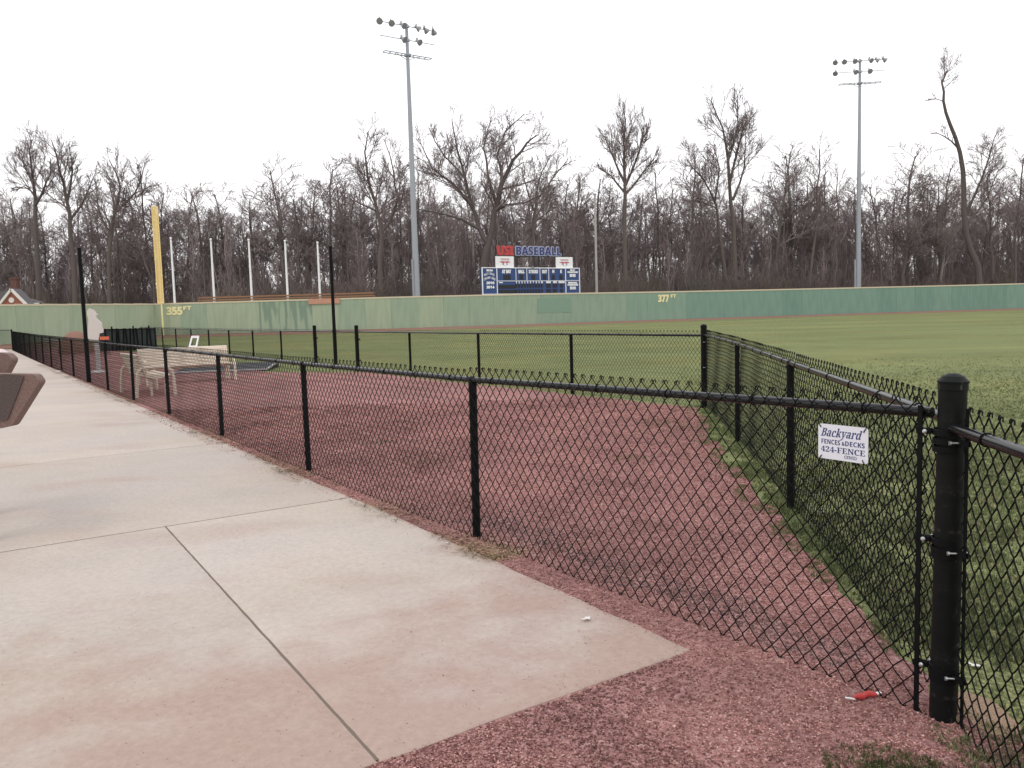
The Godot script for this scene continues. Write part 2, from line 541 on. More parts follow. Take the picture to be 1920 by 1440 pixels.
func build_wall():
	var wl := wall_line()
	var o := thing("outfield_wall", "long green padded outfield wall of upright panels with cream cap strip", "wall")
	var tones := []
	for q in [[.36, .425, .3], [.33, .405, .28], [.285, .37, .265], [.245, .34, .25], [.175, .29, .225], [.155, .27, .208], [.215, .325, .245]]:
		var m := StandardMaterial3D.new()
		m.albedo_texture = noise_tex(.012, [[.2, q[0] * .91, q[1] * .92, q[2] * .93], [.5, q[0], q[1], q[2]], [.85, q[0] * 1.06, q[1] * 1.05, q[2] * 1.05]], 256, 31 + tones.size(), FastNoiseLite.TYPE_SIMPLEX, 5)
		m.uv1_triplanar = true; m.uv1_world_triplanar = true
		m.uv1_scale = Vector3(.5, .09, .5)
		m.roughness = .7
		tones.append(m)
	var damp := StandardMaterial3D.new()
	damp.albedo_texture = noise_tex(.02, [[.3, .19, .27, .2], [.5, .22, .3, .22], [.56, .29, .37, .265], [.8, .31, .39, .28]], 256, 44)
	damp.uv1_triplanar = true; damp.uv1_world_triplanar = true; damp.uv1_scale = Vector3(.3, .035, .3)
	damp.roughness = .75
	var rng := RandomNumberGenerator.new(); rng.seed = 77
	var cap_mat := mat(.6, .53, .38, .7)
	for i in wl.size() - 1:
		var a: Vector2 = wl[i]; var b: Vector2 = wl[i + 1]
		var d := (b - a).normalized()
		var mid := (a + b) * .5
		var y := gh(mid.y)
		var bs := Basis(Vector3(d.x, 0, d.y), Vector3.UP, Vector3(-d.y, 0, d.x))
		var m := MB.new()
		var out := rng.randf_range(-.006, .006)
		m.box(Vector3.ZERO, Vector3((b - a).length() - .012, 3.2, .09))
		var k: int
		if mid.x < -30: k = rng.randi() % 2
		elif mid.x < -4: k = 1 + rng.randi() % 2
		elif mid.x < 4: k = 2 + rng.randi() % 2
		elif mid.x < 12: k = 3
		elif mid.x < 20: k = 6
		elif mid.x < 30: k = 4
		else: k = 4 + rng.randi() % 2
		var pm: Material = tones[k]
		if mid.x > -22.6 and mid.x < -18: pm = damp
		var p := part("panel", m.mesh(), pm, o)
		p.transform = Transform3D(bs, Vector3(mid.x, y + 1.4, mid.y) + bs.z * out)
		var c := MB.new()
		c.box(Vector3.ZERO, Vector3((b - a).length() - .004, .14, .16))
		var cp := part("cap_strip", c.mesh(), cap_mat, o)
		cp.transform = Transform3D(bs, Vector3(mid.x, y + 3.07, mid.y))
	# backing rail that ties the panels together
	# distance figures
	wall_text(o, "355", -31.3, .78, 1.55, 2.4)
	wall_text(o, "FT", -30.08, .36, .8, 2.62)
	wall_text(o, "377", 16.2, .78, 1.4, 2.4)
	wall_text(o, "FT", 17.35, .36, .7, 2.62)
	# repainted patch and the faded board hung over the cap
	var at := wall_at(4.4)
	var mb := MB.new(); mb.box(Vector3.ZERO, Vector3(3.6, 1.45, .012))
	part("repainted_patch", mb.mesh(), mat(.2, .31, .23, .7), o).transform = at * Transform3D(Basis.IDENTITY, Vector3(0, 1.95, .058))
	var bd := thing("faded_board", "faded pinkish board hung over the top of the green wall", "board")
	bd.transform = wall_at(-17.3)
	mb = MB.new(); mb.box(Vector3(0, 2.9, .13), Vector3(2.9, .5, .05))
	part("face", mb.mesh(), mat(.5, .27, .19, .8), bd)
	for s in [-1.2, 1.2]:
		mb = MB.new(); mb.box(Vector3(s, 3.05, .1), Vector3(.06, .3, .06))
		part("hook", mb.mesh(), M.galv, bd)

func wall_at(x: float) -> Transform3D:
	var wl := wall_line()
	for i in range(12, wl.size() - 1):
		if wl[i].x <= x and wl[i + 1].x > x:
			var d: Vector2 = (wl[i + 1] - wl[i]).normalized()
			var p: Vector2 = wl[i].lerp(wl[i + 1], (x - wl[i].x) / (wl[i + 1].x - wl[i].x))
			return Transform3D(Basis(Vector3(d.x, 0, d.y), Vector3.UP, Vector3(-d.y, 0, d.x)), gp(p.x, p.y))
	return Transform3D.IDENTITY

func wall_text(o: Node, s: String, x: float, cap: float, width: float, y: float):
	var t := part("distance_figures", text_mesh(s, cap * .92, sansb, .02, width * .94, 0.0, cap * .045), M.paleyellow, o)
	t.transform = wall_at(x) * Transform3D(Basis.IDENTITY, Vector3(0, y, .075))

# ---------------------------------------------------------------- fences
const PITCH := .043       # half a diamond
func chain_mesh(wires: int, rows: int, hgt: float, r: float, sides: int, fine: bool) -> ArrayMesh:
	var b := MB.new()
	var rng := RandomNumberGenerator.new(); rng.seed = 9 + wires
	for i in wires:
		var p := PackedVector3Array()
		var x0 := i * PITCH
		var flip := i % 2
		var ov := r * .8
		for j in rows + 1:
			var side := (j + flip) % 2
			var x := x0 + (PITCH + ov if side == 1 else -ov)
			var y := hgt * j / rows
			if fine:
				var xi := x0 + (PITCH - .0075 if side == 1 else .0075)
				var zz := r * .95 * (1.0 if side == 1 else -1.0)
				var e := Vector3(rng.randf_range(-.0018, .0018), rng.randf_range(-.002, .002), .004 * sin(i * .21 + j * .13))
				if j > 0: p.append(Vector3(xi, y - .0105, -zz) + e)
				p.append(Vector3(x, y, 0) + e)
				if j < rows: p.append(Vector3(xi, y + .0105, zz) + e)
			else:
				p.append(Vector3(x, y, 0))
		# twisted selvage: the end is knuckled over
		var last := p[p.size() - 1]
		var sgn := 1.0 if (rows + flip) % 2 == 1 else -1.0
		if fine:
			p.append(last + Vector3(.004 * sgn, .009, .003)); p.append(last + Vector3(.012 * sgn, .006, .004)); p.append(last + Vector3(.016 * sgn, -.008, .003))
			p.insert(0, p[0] + Vector3(.012 * (1.0 if flip == 1 else -1.0), .006, .003))
		var rr := PackedFloat32Array(); rr.resize(p.size()); rr.fill(r)
		b.tube(p, rr, sides, false)
	return b.mesh()

var chain_hi: ArrayMesh
var chain_lo: ArrayMesh

func post_mesh(h: float, r: float, dome: bool) -> ArrayMesh:
	var b := MB.new()
	b.lathe(Vector3.ZERO, Vector3.UP, [Vector2(r, -.25), Vector2(r, h)], 18)
	if dome:
		b.lathe(Vector3.ZERO, Vector3.UP, [Vector2(r, h - .028), Vector2(r * 1.05, h - .026), Vector2(r * 1.05, h), Vector2(r * 1.1, h + .002), Vector2(r * 1.1, h + .008), Vector2(r * .95, h + .016), Vector2(r * .75, h + .027), Vector2(r * .4, h + .036), Vector2(0.0005, h + .039)], 20)
	else:
		b.lathe(Vector3.ZERO, Vector3.UP, [Vector2(r * 1.08, h - .03), Vector2(r * 1.08, h), Vector2(r * .8, h + .012), Vector2(.001, h + .016)], 14)
	return b.mesh()

# one bay of fence between two ground points
func bay(o: Node3D, p0: Vector3, p1: Vector3, h0: float, h1: float, side: Vector3, hi: bool, trim0 := 0.0, trim1 := 0.0):
	var rail := MB.new()
	var d := (p1 - p0).normalized()
	var a := p0 + Vector3.UP * h0 + d * trim0
	var e := p1 + Vector3.UP * h1 - d * trim1
	rail.rod(a, e, .0215, 14 if hi else 8)
	part("top_rail", rail.mesh(), M.rail, o)
	if hi:
		for i in 6:
			var q := a.lerp(e, (i + .5) / 6.0)
			var ties := MB.new()
			ties.lathe(Vector3.ZERO, (e - a).normalized(), [Vector2(.0225, -.003), Vector2(.0265, -.002), Vector2(.0265, .002), Vector2(.0225, .003)], 10)
			ties.rod(side * .022 + Vector3.DOWN * .012, side * .036 + Vector3.DOWN * .045, .0022, 4)
			part("rail_tie", ties.mesh(), M.wire, o, q)
	var f := part("chain_link", chain_hi if hi else chain_lo, M.wire, o)
	var q0 := p0 + d * trim0; var q1 := p1 - d * trim1
	var x := (q1 - q0) / (80 * PITCH)
	var z := x.normalized().cross(Vector3.UP).normalized()
	var y := z.cross(x.normalized()).normalized()
	f.transform = Transform3D(Basis(x, y * ((h0 + h1) * .5 / 1.2), z), q0 + side * .036 + Vector3.UP * .012)

func build_fences():
	chain_hi = chain_mesh(80, 25, 1.258, .0029, 6, true)
	chain_lo = chain_mesh(80, 25, 1.258, .0027, 3, false)
	# --- the fence beside the path
	var o := thing("bullpen_fence", "black chain link fence running along the edge of the concrete path", "fence", Vector3.ZERO, 0.0, "")
	var line_post := post_mesh(1.185, .03, false)
	var side := -Vector3(FN.x, 0, FN.y)
	var pts := []
	for k in 18:
		var q := tw(k * BAY, 0); pts.append(gp(q.x, q.y))
	for k in 17:
		bay(o, pts[k], pts[k + 1], 1.235 if k == 0 else 1.2, 1.2, side, k < 4, .062 if k == 0 else 0.0)
		if k < 6: post_ties(o, pts[k + 1], side)
	for k in range(1, 17):
		if k == 7: continue
		var p := part("post", line_post, M.black, o)
		p.position = pts[k]
		p.rotation = Vector3(.006 * sin(k * 2.3), 0, .006 * cos(k * 3.1))
		var b := MB.new()
		var d3 := Vector3(FD.x, 0, FD.y)
		b.lathe(Vector3(0, 1.2, 0) - d3 * .018, d3, [Vector2(.0225, 0), Vector2(.027, .002), Vector2(.027, .034), Vector2(.0225, .036)], 12)
		part("loop_cap", b.mesh(), M.black, p)
	part("post", post_mesh(1.34, .045, true), M.black, o, pts[17])
	# tension bar and bands on the corner post belong to that post's fittings
	tension(o, Vector3(A.x, 0, A.y), Vector3(FD.x, 0, FD.y), side, [1.165, .735, .22], .09)
	# --- the fence along the field, through the corner post
	var f := thing("field_fence", "black chain link fence with stout capped corner post dividing gravel from the grass field", "fence")
	var fd := (C - A).normalized()
	var fside := Vector3(-fd.y, 0, fd.x)
	var fp := []
	fp.append(gp(A.x - fd.x * 6.9, A.y - fd.y * 6.9))
	fp.append(gp(A.x - fd.x * 3.45, A.y - fd.y * 3.45))
	fp.append(gp(A.x, A.y))
	fp.append(gp(2.276, -6.478))
	fp.append(gp(2.80, -9.85))
	fp.append(gp(C.x, C.y))
	for k in 5:
		var h0: float = [1.2, 1.2, 1.215, 1.215, 1.225][k]
		var h1: float = [1.2, 1.185, 1.215, 1.225, 1.225][k]
		bay(f, fp[k], fp[k + 1], h0, h1, fside, true, .06 if k == 2 else 0.0, .055 if k == 1 else (.05 if k == 4 else 0.0))
	for k in [0, 1, 3, 4]:
		var p := part("post", post_mesh(1.2, .03, false), M.black, f, fp[k])
		post_ties(f, fp[k], fside)
		var b := MB.new()
		var d3 := Vector3(fd.x, 0, fd.y)
		b.lathe(Vector3(0, 1.22, 0) - d3 * .018, d3, [Vector2(.0225, 0), Vector2(.027, .002), Vector2(.027, .034), Vector2(.0225, .036)], 12)
		part("loop_cap", b.mesh(), M.black, p)
	var scuffed := StandardMaterial3D.new()
	scuffed.albedo_texture = noise_tex(.02, [[.0, .005, .0055, .0055], [.7, .008, .009, .009], [.8, .02, .021, .02], [.92, .1, .1, .09]], 256, 61, FastNoiseLite.TYPE_SIMPLEX, 5, 0.0, .65)
	scuffed.uv1_triplanar = true; scuffed.uv1_scale = Vector3(2.2, 1.5, 2.2)
	scuffed.roughness = .5; scuffed.metallic_specular = .25
	var cpost := part("corner_post", post_mesh(1.355, .051, true), scuffed, f, fp[2])
	cpost.rotation = Vector3(0, 0, -.012)
	part("corner_post", post_mesh(1.36, .05, true), M.black, f, fp[5])
	tension(f, fp[2], Vector3(fd.x, 0, fd.y), fside, [1.1, .68, .18], .085)
	tension(f, fp[2], -Vector3(fd.x, 0, fd.y), fside, [1.13, .7, .2], .085)
	tension(f, fp[5], -Vector3(fd.x, 0, fd.y), fside, [1.1, .68, .2], .085)
	# --- the fence at the back of the bullpen, with the gate posts
	var k0 := thing("bullpen_fence", "black chain link fence at the far side of the bullpen, in front of outfield grass", "fence")
	var bp := []
	for k in 15:
		var q := C + FD * BAY * k; bp.append(gp(q.x, q.y))
	for k in 14: bay(k0, bp[k], bp[k + 1], 1.21, 1.21, -side, k < 2, .05 if k == 0 else 0.0)
	for k in range(1, 15):
		if k == 4 or k == 5: part("gate_post", post_mesh(1.38, .06, true), M.black, k0, bp[k])
		else: part("post", post_mesh(1.2, .034, false), M.black, k0, bp[k])
	tension(k0, bp[0], Vector3(FD.x, 0, FD.y), -side, [1.1, .7, .2], .085)
	for k in [4, 5]:
		for h in [.3, .95]:
			var b := MB.new()
			b.lathe(bp[k] + Vector3(0, h, 0), Vector3.UP, [Vector2(.06, 0), Vector2(.067, .004), Vector2(.067, .05), Vector2(.06, .054)], 14)
			b.box(bp[k] + Vector3(.08, h + .025, .02), Vector3(.06, .04, .03))
			part("hinge", b.mesh(), M.black, k0)
	# --- tall net poles
	for q in [[pts[7], 3.86, "tall black net pole rising from the path-side fence"], [gp((C + FD * BAY * 4.5).x, (C + FD * BAY * 4.5).y), 3.95, "tall black net pole standing between two gate posts"]]:
		var np := thing("net_pole", q[2], "pole", q[0], 0.0, "tall black net poles")
		var b := MB.new()
		b.lathe(Vector3.ZERO, Vector3.UP, [Vector2(.062, -.3), Vector2(.062, 1.25), Vector2(.055, 1.3), Vector2(.05, q[1]), Vector2(.001, q[1] + .01)], 16)
		part("shaft", b.mesh(), M.black, np)
		b = MB.new()
		b.lathe(Vector3(0, 1.2, 0), Vector3.UP, [Vector2(.055, 0), Vector2(.075, .005), Vector2(.075, .06), Vector2(.055, .065)], 14)
		part("collar", b.mesh(), M.black, np)
		b = MB.new()
		b.lathe(Vector3(.06, q[1] - .12, 0), Vector3.RIGHT, [Vector2(.006, 0), Vector2(.006, .05), Vector2(.014, .05), Vector2(.014, .06), Vector2(.001, .06)], 8)
		part("net_hook", b.mesh(), M.galv, np)
	# far end return toward the wall
	var e := thing("end_fence", "short black chain link return fence at the far end of the concrete path", "fence")
	var q1 := tw(17 * BAY, 0)
	bay(e, gp(q1.x - 4.0, q1.y - 3.2), gp(q1.x - .05, q1.y - .1), 1.3, 1.3, Vector3(0, 0, 1), false)
	part("post", post_mesh(1.3, .04, false), M.black, e, gp(q1.x - 4.0, q1.y - 3.2))

func post_ties(o: Node3D, p: Vector3, side: Vector3):
	for h in [.15, .42, .7, .96]:
		var b := MB.new()
		b.lathe(Vector3.ZERO, Vector3.UP, [Vector2(.0305, -.002), Vector2(.0345, -.0015), Vector2(.0345, .0015), Vector2(.0305, .002)], 10)
		part("post_tie", b.mesh(), M.wire, o, p + Vector3(0, h, 0))

func tension(o: Node3D, p: Vector3, d: Vector3, side: Vector3, hs: Array, off: float):
	var q := p + d * off + side * .036
	var b := MB.new()
	var bs := Basis(d, Vector3.UP, d.cross(Vector3.UP))
	b.box(q + Vector3(0, .64, 0), Vector3(.019, 1.25, .006), bs)
	part("tension_bar", b.mesh(), M.black, o)
	for h in hs:
		b = MB.new()
		b.lathe(p + Vector3(0, h - .012, 0), Vector3.UP, [Vector2(.0505, 0), Vector2(.0545, .001), Vector2(.0545, .023), Vector2(.0505, .024)], 16)
		b.bar(p + d * .05 + side * .012 + Vector3(0, h, 0), q + d * .012 - side * .004 + Vector3(0, h, 0), .004, .022)
		b.bar(p + d * .05 + side * .03 + Vector3(0, h, 0), q + d * .012 + side * .008 + Vector3(0, h, 0), .004, .022)
		var band := part("tension_band", b.mesh(), M.black, o)
		b = MB.new()
		var c := p + d * (off - .024) + Vector3(0, h, 0)
		b.lathe(c + side * .05, -side, [Vector2(.001, -.006), Vector2(.006, -.005), Vector2(.0095, 0), Vector2(.0095, .003), Vector2(.004, .004), Vector2(.004, .06), Vector2(.008, .06), Vector2(.008, .068), Vector2(.001, .068)], 10)
		part("carriage_bolt", b.mesh(), M.zinc, band)

# ---------------------------------------------------------------- wood
class BareTree:
	var b: MB            # trunk and stems
	var t: MB            # crown
	var rng := RandomNumberGenerator.new()
	var wander := .22
	var lift := .1
	var counts := [7, 6, 4]
	var ang := .75
	func limb(o: MB, p: Vector3, d: Vector3, L: float, r0: float, r1: float, nseg: int, sides: int, wan: float, up: float) -> Array:
		var pts := PackedVector3Array([p]); var rr := PackedFloat32Array([r0]); var dirs := [d]
		for i in nseg:
			d = (d + Vector3(rng.randf_range(-1, 1), rng.randf_range(-.7, .7), rng.randf_range(-1, 1)) * wan + Vector3.UP * up).normalized()
			p += d * (L / nseg)
			pts.append(p); rr.append(lerpf(r0, r1, float(i + 1) / nseg)); dirs.append(d)
		o.tube(pts, rr, sides, false)
		return [pts, rr, dirs]
	func kids(res: Array, L: float, lvl: int, from: float):
		var pts: PackedVector3Array = res[0]; var rr: PackedFloat32Array = res[1]; var dirs: Array = res[2]
		var n := int(ceil(counts[lvl] * clampf(L / [4.0, 2.2, 1.2][lvl], .35, 1.0)))
		for k in n:
			var f := from + (1.0 - from) * (k + rng.randf() * .9) / n
			var x := minf(f, .999) * (pts.size() - 1)
			var i := int(x)
			var p := pts[i].lerp(pts[i + 1], x - i)
			var r := lerpf(rr[i], rr[i + 1], x - i)
			var d: Vector3 = dirs[i + 1]
			var s := d.cross(Vector3(rng.randf_range(-1, 1), rng.randf_range(-1, 1), rng.randf_range(-1, 1))).normalized()
			var a := ang * rng.randf_range(.6, 1.25)
			var nd := (d * cos(a) + s * sin(a)).normalized()
			branch(p, nd, L * rng.randf_range(.45, .75) * (1.0 - .35 * f), r * rng.randf_range(.5, .72), lvl + 1)
	func branch(p: Vector3, d: Vector3, L: float, r: float, lvl: int):
		r = maxf(r, [.055, .032, .021, .016][lvl])
		var res := limb(t, p, d, L, r, maxf(r * .4, .014), [5, 4, 3, 2][lvl], [5, 4, 3, 3][lvl], wander * [1.0, .8, .65, .5][lvl], lift * [1.0, .8, .6, .5][lvl])
		if lvl < 3: kids(res, L, lvl, .22)
	func stem(pts: PackedVector3Array, r0: float, r1: float, from: float, n: int, L: float):
		var rr := PackedFloat32Array(); var dirs := []
		for i in pts.size():
			rr.append(lerpf(r0, r1, float(i) / (pts.size() - 1)))
			dirs.append((pts[mini(i + 1, pts.size() - 1)] - pts[maxi(i - 1, 0)]).normalized())
		b.tube(pts, rr, 7, false)
		for k in n:
			var f := from + (1.0 - from) * (k + rng.randf()) / n
			var x := minf(f, .999) * (pts.size() - 1)
			var i := int(x)
			var d: Vector3 = dirs[i + 1]
			var s := d.cross(Vector3(rng.randf_range(-1, 1), rng.randf_range(-.3, .3), rng.randf_range(-1, 1))).normalized()
			var a := ang * rng.randf_range(.7, 1.3)
			branch(pts[i].lerp(pts[i + 1], x - i), (d * cos(a) + s * sin(a)).normalized(), L * rng.randf_range(.6, 1.1) * (1.15 - .7 * f), lerpf(rr[i], rr[i + 1], x - i) * .45, 0 if f < .75 else 1)

func new_tree(seed_: int) -> BareTree:
	var t := BareTree.new()
	t.b = MB.new(); t.t = MB.new(); t.rng.seed = seed_
	return t

func generic_tree(seed_: int, H: float, low: float, n: int, L: float, r: float, ang: float, wan: float) -> BareTree:
	var t := new_tree(seed_)
	t.ang = ang; t.wander = wan; t.lift = .12
	t.counts = [8, 6, 5]
	var pts := PackedVector3Array()
	var p := Vector3(0, -.4, 0); var lean := Vector3(t.rng.randf_range(-.06, .06), 0, t.rng.randf_range(-.06, .06))
	for i in 9:
		pts.append(p)
		p += Vector3(t.rng.randf_range(-.22, .22), H / 8.2, t.rng.randf_range(-.22, .22)) + lean * H / 8
	t.stem(pts, r, .05, low, n, L)
	return t

func cam_point(u: float, v: float, d: float) -> Vector3:
	var bs := Basis(Vector3.RIGHT, deg_to_rad(-4.86)) * Basis(Vector3.BACK, deg_to_rad(-1.66))
	var r := bs * Vector3((u - 960) / 1492.0, -(v - 720) / 1492.0, -1)
	return Vector3(0, 1.66, 0) + r * (-d / r.z)

func place_tree(t: BareTree, label: String, at: Vector3, k: int, group := "") -> Node3D:
	var o := thing("bare_tree", label, "tree", at, 0.0, group)
	part("trunk", t.b.mesh(), M.bark[k], o)
	part("crown", t.t.mesh(), M.twig[k], o)
	return o

# a tree whose main stems are given by points; x and height in metres from its foot, from measurements u, v at distance d
func hero(seed_: int, d: float, k: int, label: String, stems: Array, ang := .8, wan := .24):
	var t := new_tree(seed_)
	t.ang = ang * .85; t.wander = wan * .85; t.counts = [8, 6, 5]
	var f0 := cam_point(stems[0][0][0], stems[0][0][1], d)
	var foot := Vector3(f0.x, gh(-d), -d)
	for si in stems.size():
		var s: Array = stems[si]
		var pts := PackedVector3Array()
		var n := s.size() - 4
		var zd := 0.0; var dz: float = 0.0 if si == 0 else t.rng.randf_range(-.35, .35)
		for i in n:
			var w := cam_point(s[i][0], s[i][1], d) - foot
			w.z = zd
			if i < n - 1: zd += dz * (cam_point(s[i][0], s[i][1], d) - cam_point(s[i + 1][0], s[i + 1][1], d)).length()
			if i == 0 and si == 0: w.y = -.4
			pts.append(w)
		# split long runs and roughen them
		var q := PackedVector3Array()
		for i in n - 1:
			q.append(pts[i])
			q.append((pts[i] + pts[i + 1]) * .5 + Vector3(t.rng.randf_range(-.15, .15), 0, t.rng.randf_range(-.2, .2)))
		q.append(pts[n - 1])
		t.stem(q, s[n] * .85, s[n + 1], s[n + 2], int(s[n + 3] * 1.5), clampf((pts[n - 1] - pts[0]).length() * .42, 1.7, 5.4))
	place_tree(t, label, foot, k)

func build_wood():
	hero(1, 98, 1, "tall bare tree with high forked crown behind the brick house gable", [[[72, 575], [70, 480], [66, 400], [63, 345], [58, 305], [60, 262], .42, .05, .45, 9], [[66, 385], [88, 355], [103, 332], [108, 300], .2, .03, .2, 6], [[64, 365], [45, 350], [22, 352], .14, .03, .2, 5], [[62, 340], [45, 305], [30, 285], .13, .03, .2, 5]])
	hero(2, 100, 0, "bare tree with twin upright leaders, right of the tree behind the house", [[[137, 572], [138, 480], [131, 400], [120, 345], [107, 295], [96, 262], .4, .05, .35, 10], [[127, 375], [140, 320], [136, 275], .2, .03, .1, 7], [[133, 410], [160, 365], [175, 320], .18, .03, .1, 7]])
	hero(3, 101, 0, "bare vase-shaped tree standing behind the yellow foul pole", [[[203, 570], [204, 480], [212, 410], [226, 350], [205, 300], .38, .05, .3, 10], [[208, 440], [180, 390], [168, 330], .2, .03, .15, 7], [[214, 400], [250, 360], [265, 300], .22, .03, .15, 8]])
	hero(4, 96, 0, "bare tree with low crooked fork, left of the nearer floodlight pole", [[[712, 566], [712, 485], [716, 432], [704, 380], [690, 335], [684, 285], [690, 247], .4, .05, .35, 11], [[716, 434], [735, 405], [746, 370], [737, 320], [718, 258], .27, .04, .2, 9], [[704, 395], [676, 382], [640, 366], .16, .03, .2, 6], [[735, 405], [752, 385], [760, 340], .13, .03, .2, 5]])
	hero(5, 97, 1, "huge spreading bare oak with heavy crooked limbs behind the scoreboard", [[[912, 566], [907, 500], [917, 455], [926, 400], [941, 345], [962, 300], [988, 268], [1010, 252], .62, .06, .4, 10], [[917, 460], [897, 425], [884, 385], [872, 335], [858, 285], [846, 220], .4, .05, .25, 10], [[926, 398], [948, 385], [985, 380], [1040, 352], .25, .04, .3, 6], [[938, 355], [975, 345], [1010, 330], .2, .03, .3, 6], [[900, 430], [868, 412], [832, 402], [782, 392], .25, .04, .3, 8], [[884, 385], [850, 345], [812, 318], [786, 262], .24, .04, .25, 9], [[930, 380], [914, 325], [906, 272], [922, 208], .24, .04, .3, 8], [[943, 340], [932, 292], [948, 242], [984, 208], .2, .04, .25, 8], [[872, 335], [832, 290], [802, 235], .17, .03, .25, 7]], .85, .3)
	hero(6, 103, 3, "pale-barked slender bare tree leaning left of the spreading oak", [[[890, 566], [888, 500], [884, 430], [874, 370], [868, 320], .22, .04, .4, 8]])
	hero(7, 104, 2, "open-crowned bare tree behind the right end of the scoreboard", [[[998, 566], [997, 470], [1000, 410], [1006, 365], [1016, 322], [1032, 290], .3, .04, .35, 10], [[1001, 395], [985, 345], [974, 310], .15, .03, .2, 6], [[1003, 380], [1042, 325], [1067, 294], .17, .03, .2, 7], [[998, 420], [1030, 395], [1070, 370], .13, .03, .2, 5]])
	hero(8, 100, 0, "bare tree with dense upswept crown behind the thin grey pole", [[[1173, 564], [1172, 480], [1172, 380], [1170, 300], [1168, 262], [1173, 222], .4, .05, .45, 12], [[1172, 362], [1146, 330], [1118, 312], .18, .03, .2, 7], [[1172, 345], [1150, 285], [1134, 242], .2, .03, .2, 8], [[1172, 350], [1194, 292], [1202, 230], .2, .03, .2, 8], [[1172, 365], [1206, 322], [1232, 290], .18, .03, .2, 7]], .6, .2)
	hero(9, 108, 0, "tall bare tree with staghorn top between scoreboard and farther floodlight pole", [[[1379, 560], [1376, 450], [1370, 380], [1365, 300], [1355, 240], [1334, 190], .45, .06, .5, 9], [[1368, 345], [1386, 270], [1402, 214], .24, .04, .3, 7], [[1374, 375], [1402, 310], [1412, 232], .22, .04, .3, 7], [[1366, 300], [1378, 240], [1372, 186], .16, .03, .3, 6]], .7, .24)
	hero(10, 107, 1, "crooked bare tree with low left limb beside the staghorn tree", [[[1368, 562], [1350, 440], [1343, 385], [1318, 335], [1288, 300], .3, .04, .4, 10], [[1343, 390], [1312, 378], [1280, 375], .14, .03, .2, 6], [[1340, 380], [1345, 320], [1330, 270], .17, .03, .2, 7]])
	hero(11, 110, 1, "dead snag tree with one tall hooked leader", [[[1838, 556], [1834, 500], [1812, 440], [1807, 350], [1800, 286], [1781, 232], [1769, 190], [1766, 155], [1776, 132], .55, .08, .82, 7], [[1803, 292], [1785, 264], [1755, 246], .18, .04, .4, 4], [[1768, 190], [1758, 186], [1748, 184], .08, .03, .5, 2], [[1812, 400], [1832, 330], [1842, 262], .24, .04, .2, 10], [[1812, 420], [1850, 370], [1868, 320], .18, .03, .2, 8]], .8, .3)
	# front-row trees with their own spots: u, height of the top v, distance, bark
	var row := [[272, 297, 104, 0], [330, 332, 108, 2], [420, 342, 112, 2], [478, 350, 110, 0], [527, 293, 108, 2], [566, 330, 112, 0], [606, 290, 110, 2], [655, 325, 114, 1], [768, 300, 108, 0], [1058, 318, 112, 2], [1110, 310, 110, 0], [1240, 300, 113, 0], [1290, 262, 116, 2], [1446, 258, 112, 2], [1486, 262, 115, 0], [1512, 252, 111, 2], [1560, 300, 116, 0], [1660, 330, 113, 1], [1692, 268, 118, 2], [1748, 318, 117, 0], [1868, 300, 118, 2], [1905, 268, 112, 1], [30, 352, 116, 2], [-40, 300, 112, 0], [1965, 290, 116, 0]]
	var front_labels := ["bare tree next to the vase-shaped tree behind the foul pole", "hazy bare tree behind the first two white flagpoles", "fuzzy low-crowned bare tree behind the second white flagpole", "twiggy bare tree behind the middle white flagpole", "narrow bare tree rising behind the fourth white flagpole", "short bare tree between the last two white flagpoles", "slim twin-tipped bare tree behind the last white flagpole", "low bare tree left of the tree with the crooked fork", "bare tree directly behind the nearer floodlight pole", "small bare tree between scoreboard letters and the thin grey mast", "bare tree just left of the thin grey mast", "bare tree right of the dense upswept tree", "bare tree behind the crooked tree with low left limb", "bare tree just right of the staghorn tree", "leaning bare tree in the close group left of the farther floodlight pole", "tallest bare tree of the close group left of the farther floodlight pole", "low bare tree nearest the left side of the farther floodlight pole", "bare tree just right of the farther floodlight pole", "thin tall bare tree between the farther floodlight pole and the snag", "low bare tree left of the hooked snag", "bare tree just right of the hooked snag", "dense dark bare tree well right of the hooked snag", "low hazy bare tree behind the brick house roof", "bare tree beyond the left end of the house", "bare tree beyond the dense dark tree right of the snag"]
	var protos := []
	for i in 8:
		protos.append(generic_tree(100 + i, 20.0, [.34, .42, .3, .5, .38, .45, .3, .4][i], [17, 15, 20, 13, 18, 15, 21, 17][i], [5.0, 4.6, 5.6, 4.0, 5.4, 4.2, 5.2, 4.8][i], [.17, .15, .19, .14, .18, .145, .16, .155][i], [.62, .7, .8, .55, .72, .5, .78, .66][i], [.2, .24, .28, .2, .26, .18, .28, .22][i]))
	var meshes := []
	for t in protos: meshes.append([t.b.mesh(), t.t.mesh()])
	var rng := RandomNumberGenerator.new(); rng.seed = 4
	for i in row.size():
		var q: Array = row[i]
		var top := cam_point(q[0], q[1], q[2])
		var foot := gp(top.x, top.z)
		woodland_tree(meshes, (i * 5) % 8, foot, (top.y - foot.y) / 20.8, q[3], rng, front_labels[i], "trees along the edge of the wood")
	for r in 6:
		var x := -118.0
		while x < 128.0:
			x += rng.randf_range(4.4, 7.4)
			if x < -32 and r >= 3 and rng.randf() < .5: continue
			var z := -(112.0 + r * 9.0 + rng.randf_range(-4, 4) + clampf(x * .16, -4, 12))
			if x < -52 and r == 0: z -= 8
			woodland_tree(meshes, rng.randi() % 8, gp(x, z), rng.randf_range(.8, 1.1) + r * .025, [0, 1, 2, 0, 1, 2, 2, 3][rng.randi() % 8], rng, "bare grey-brown tree deep in the wood behind the outfield wall", "trees deep in the wood")
	# undergrowth: saplings and brush nobody could count
	var cl := MB.new()
	var tr := RandomNumberGenerator.new(); tr.seed = 12
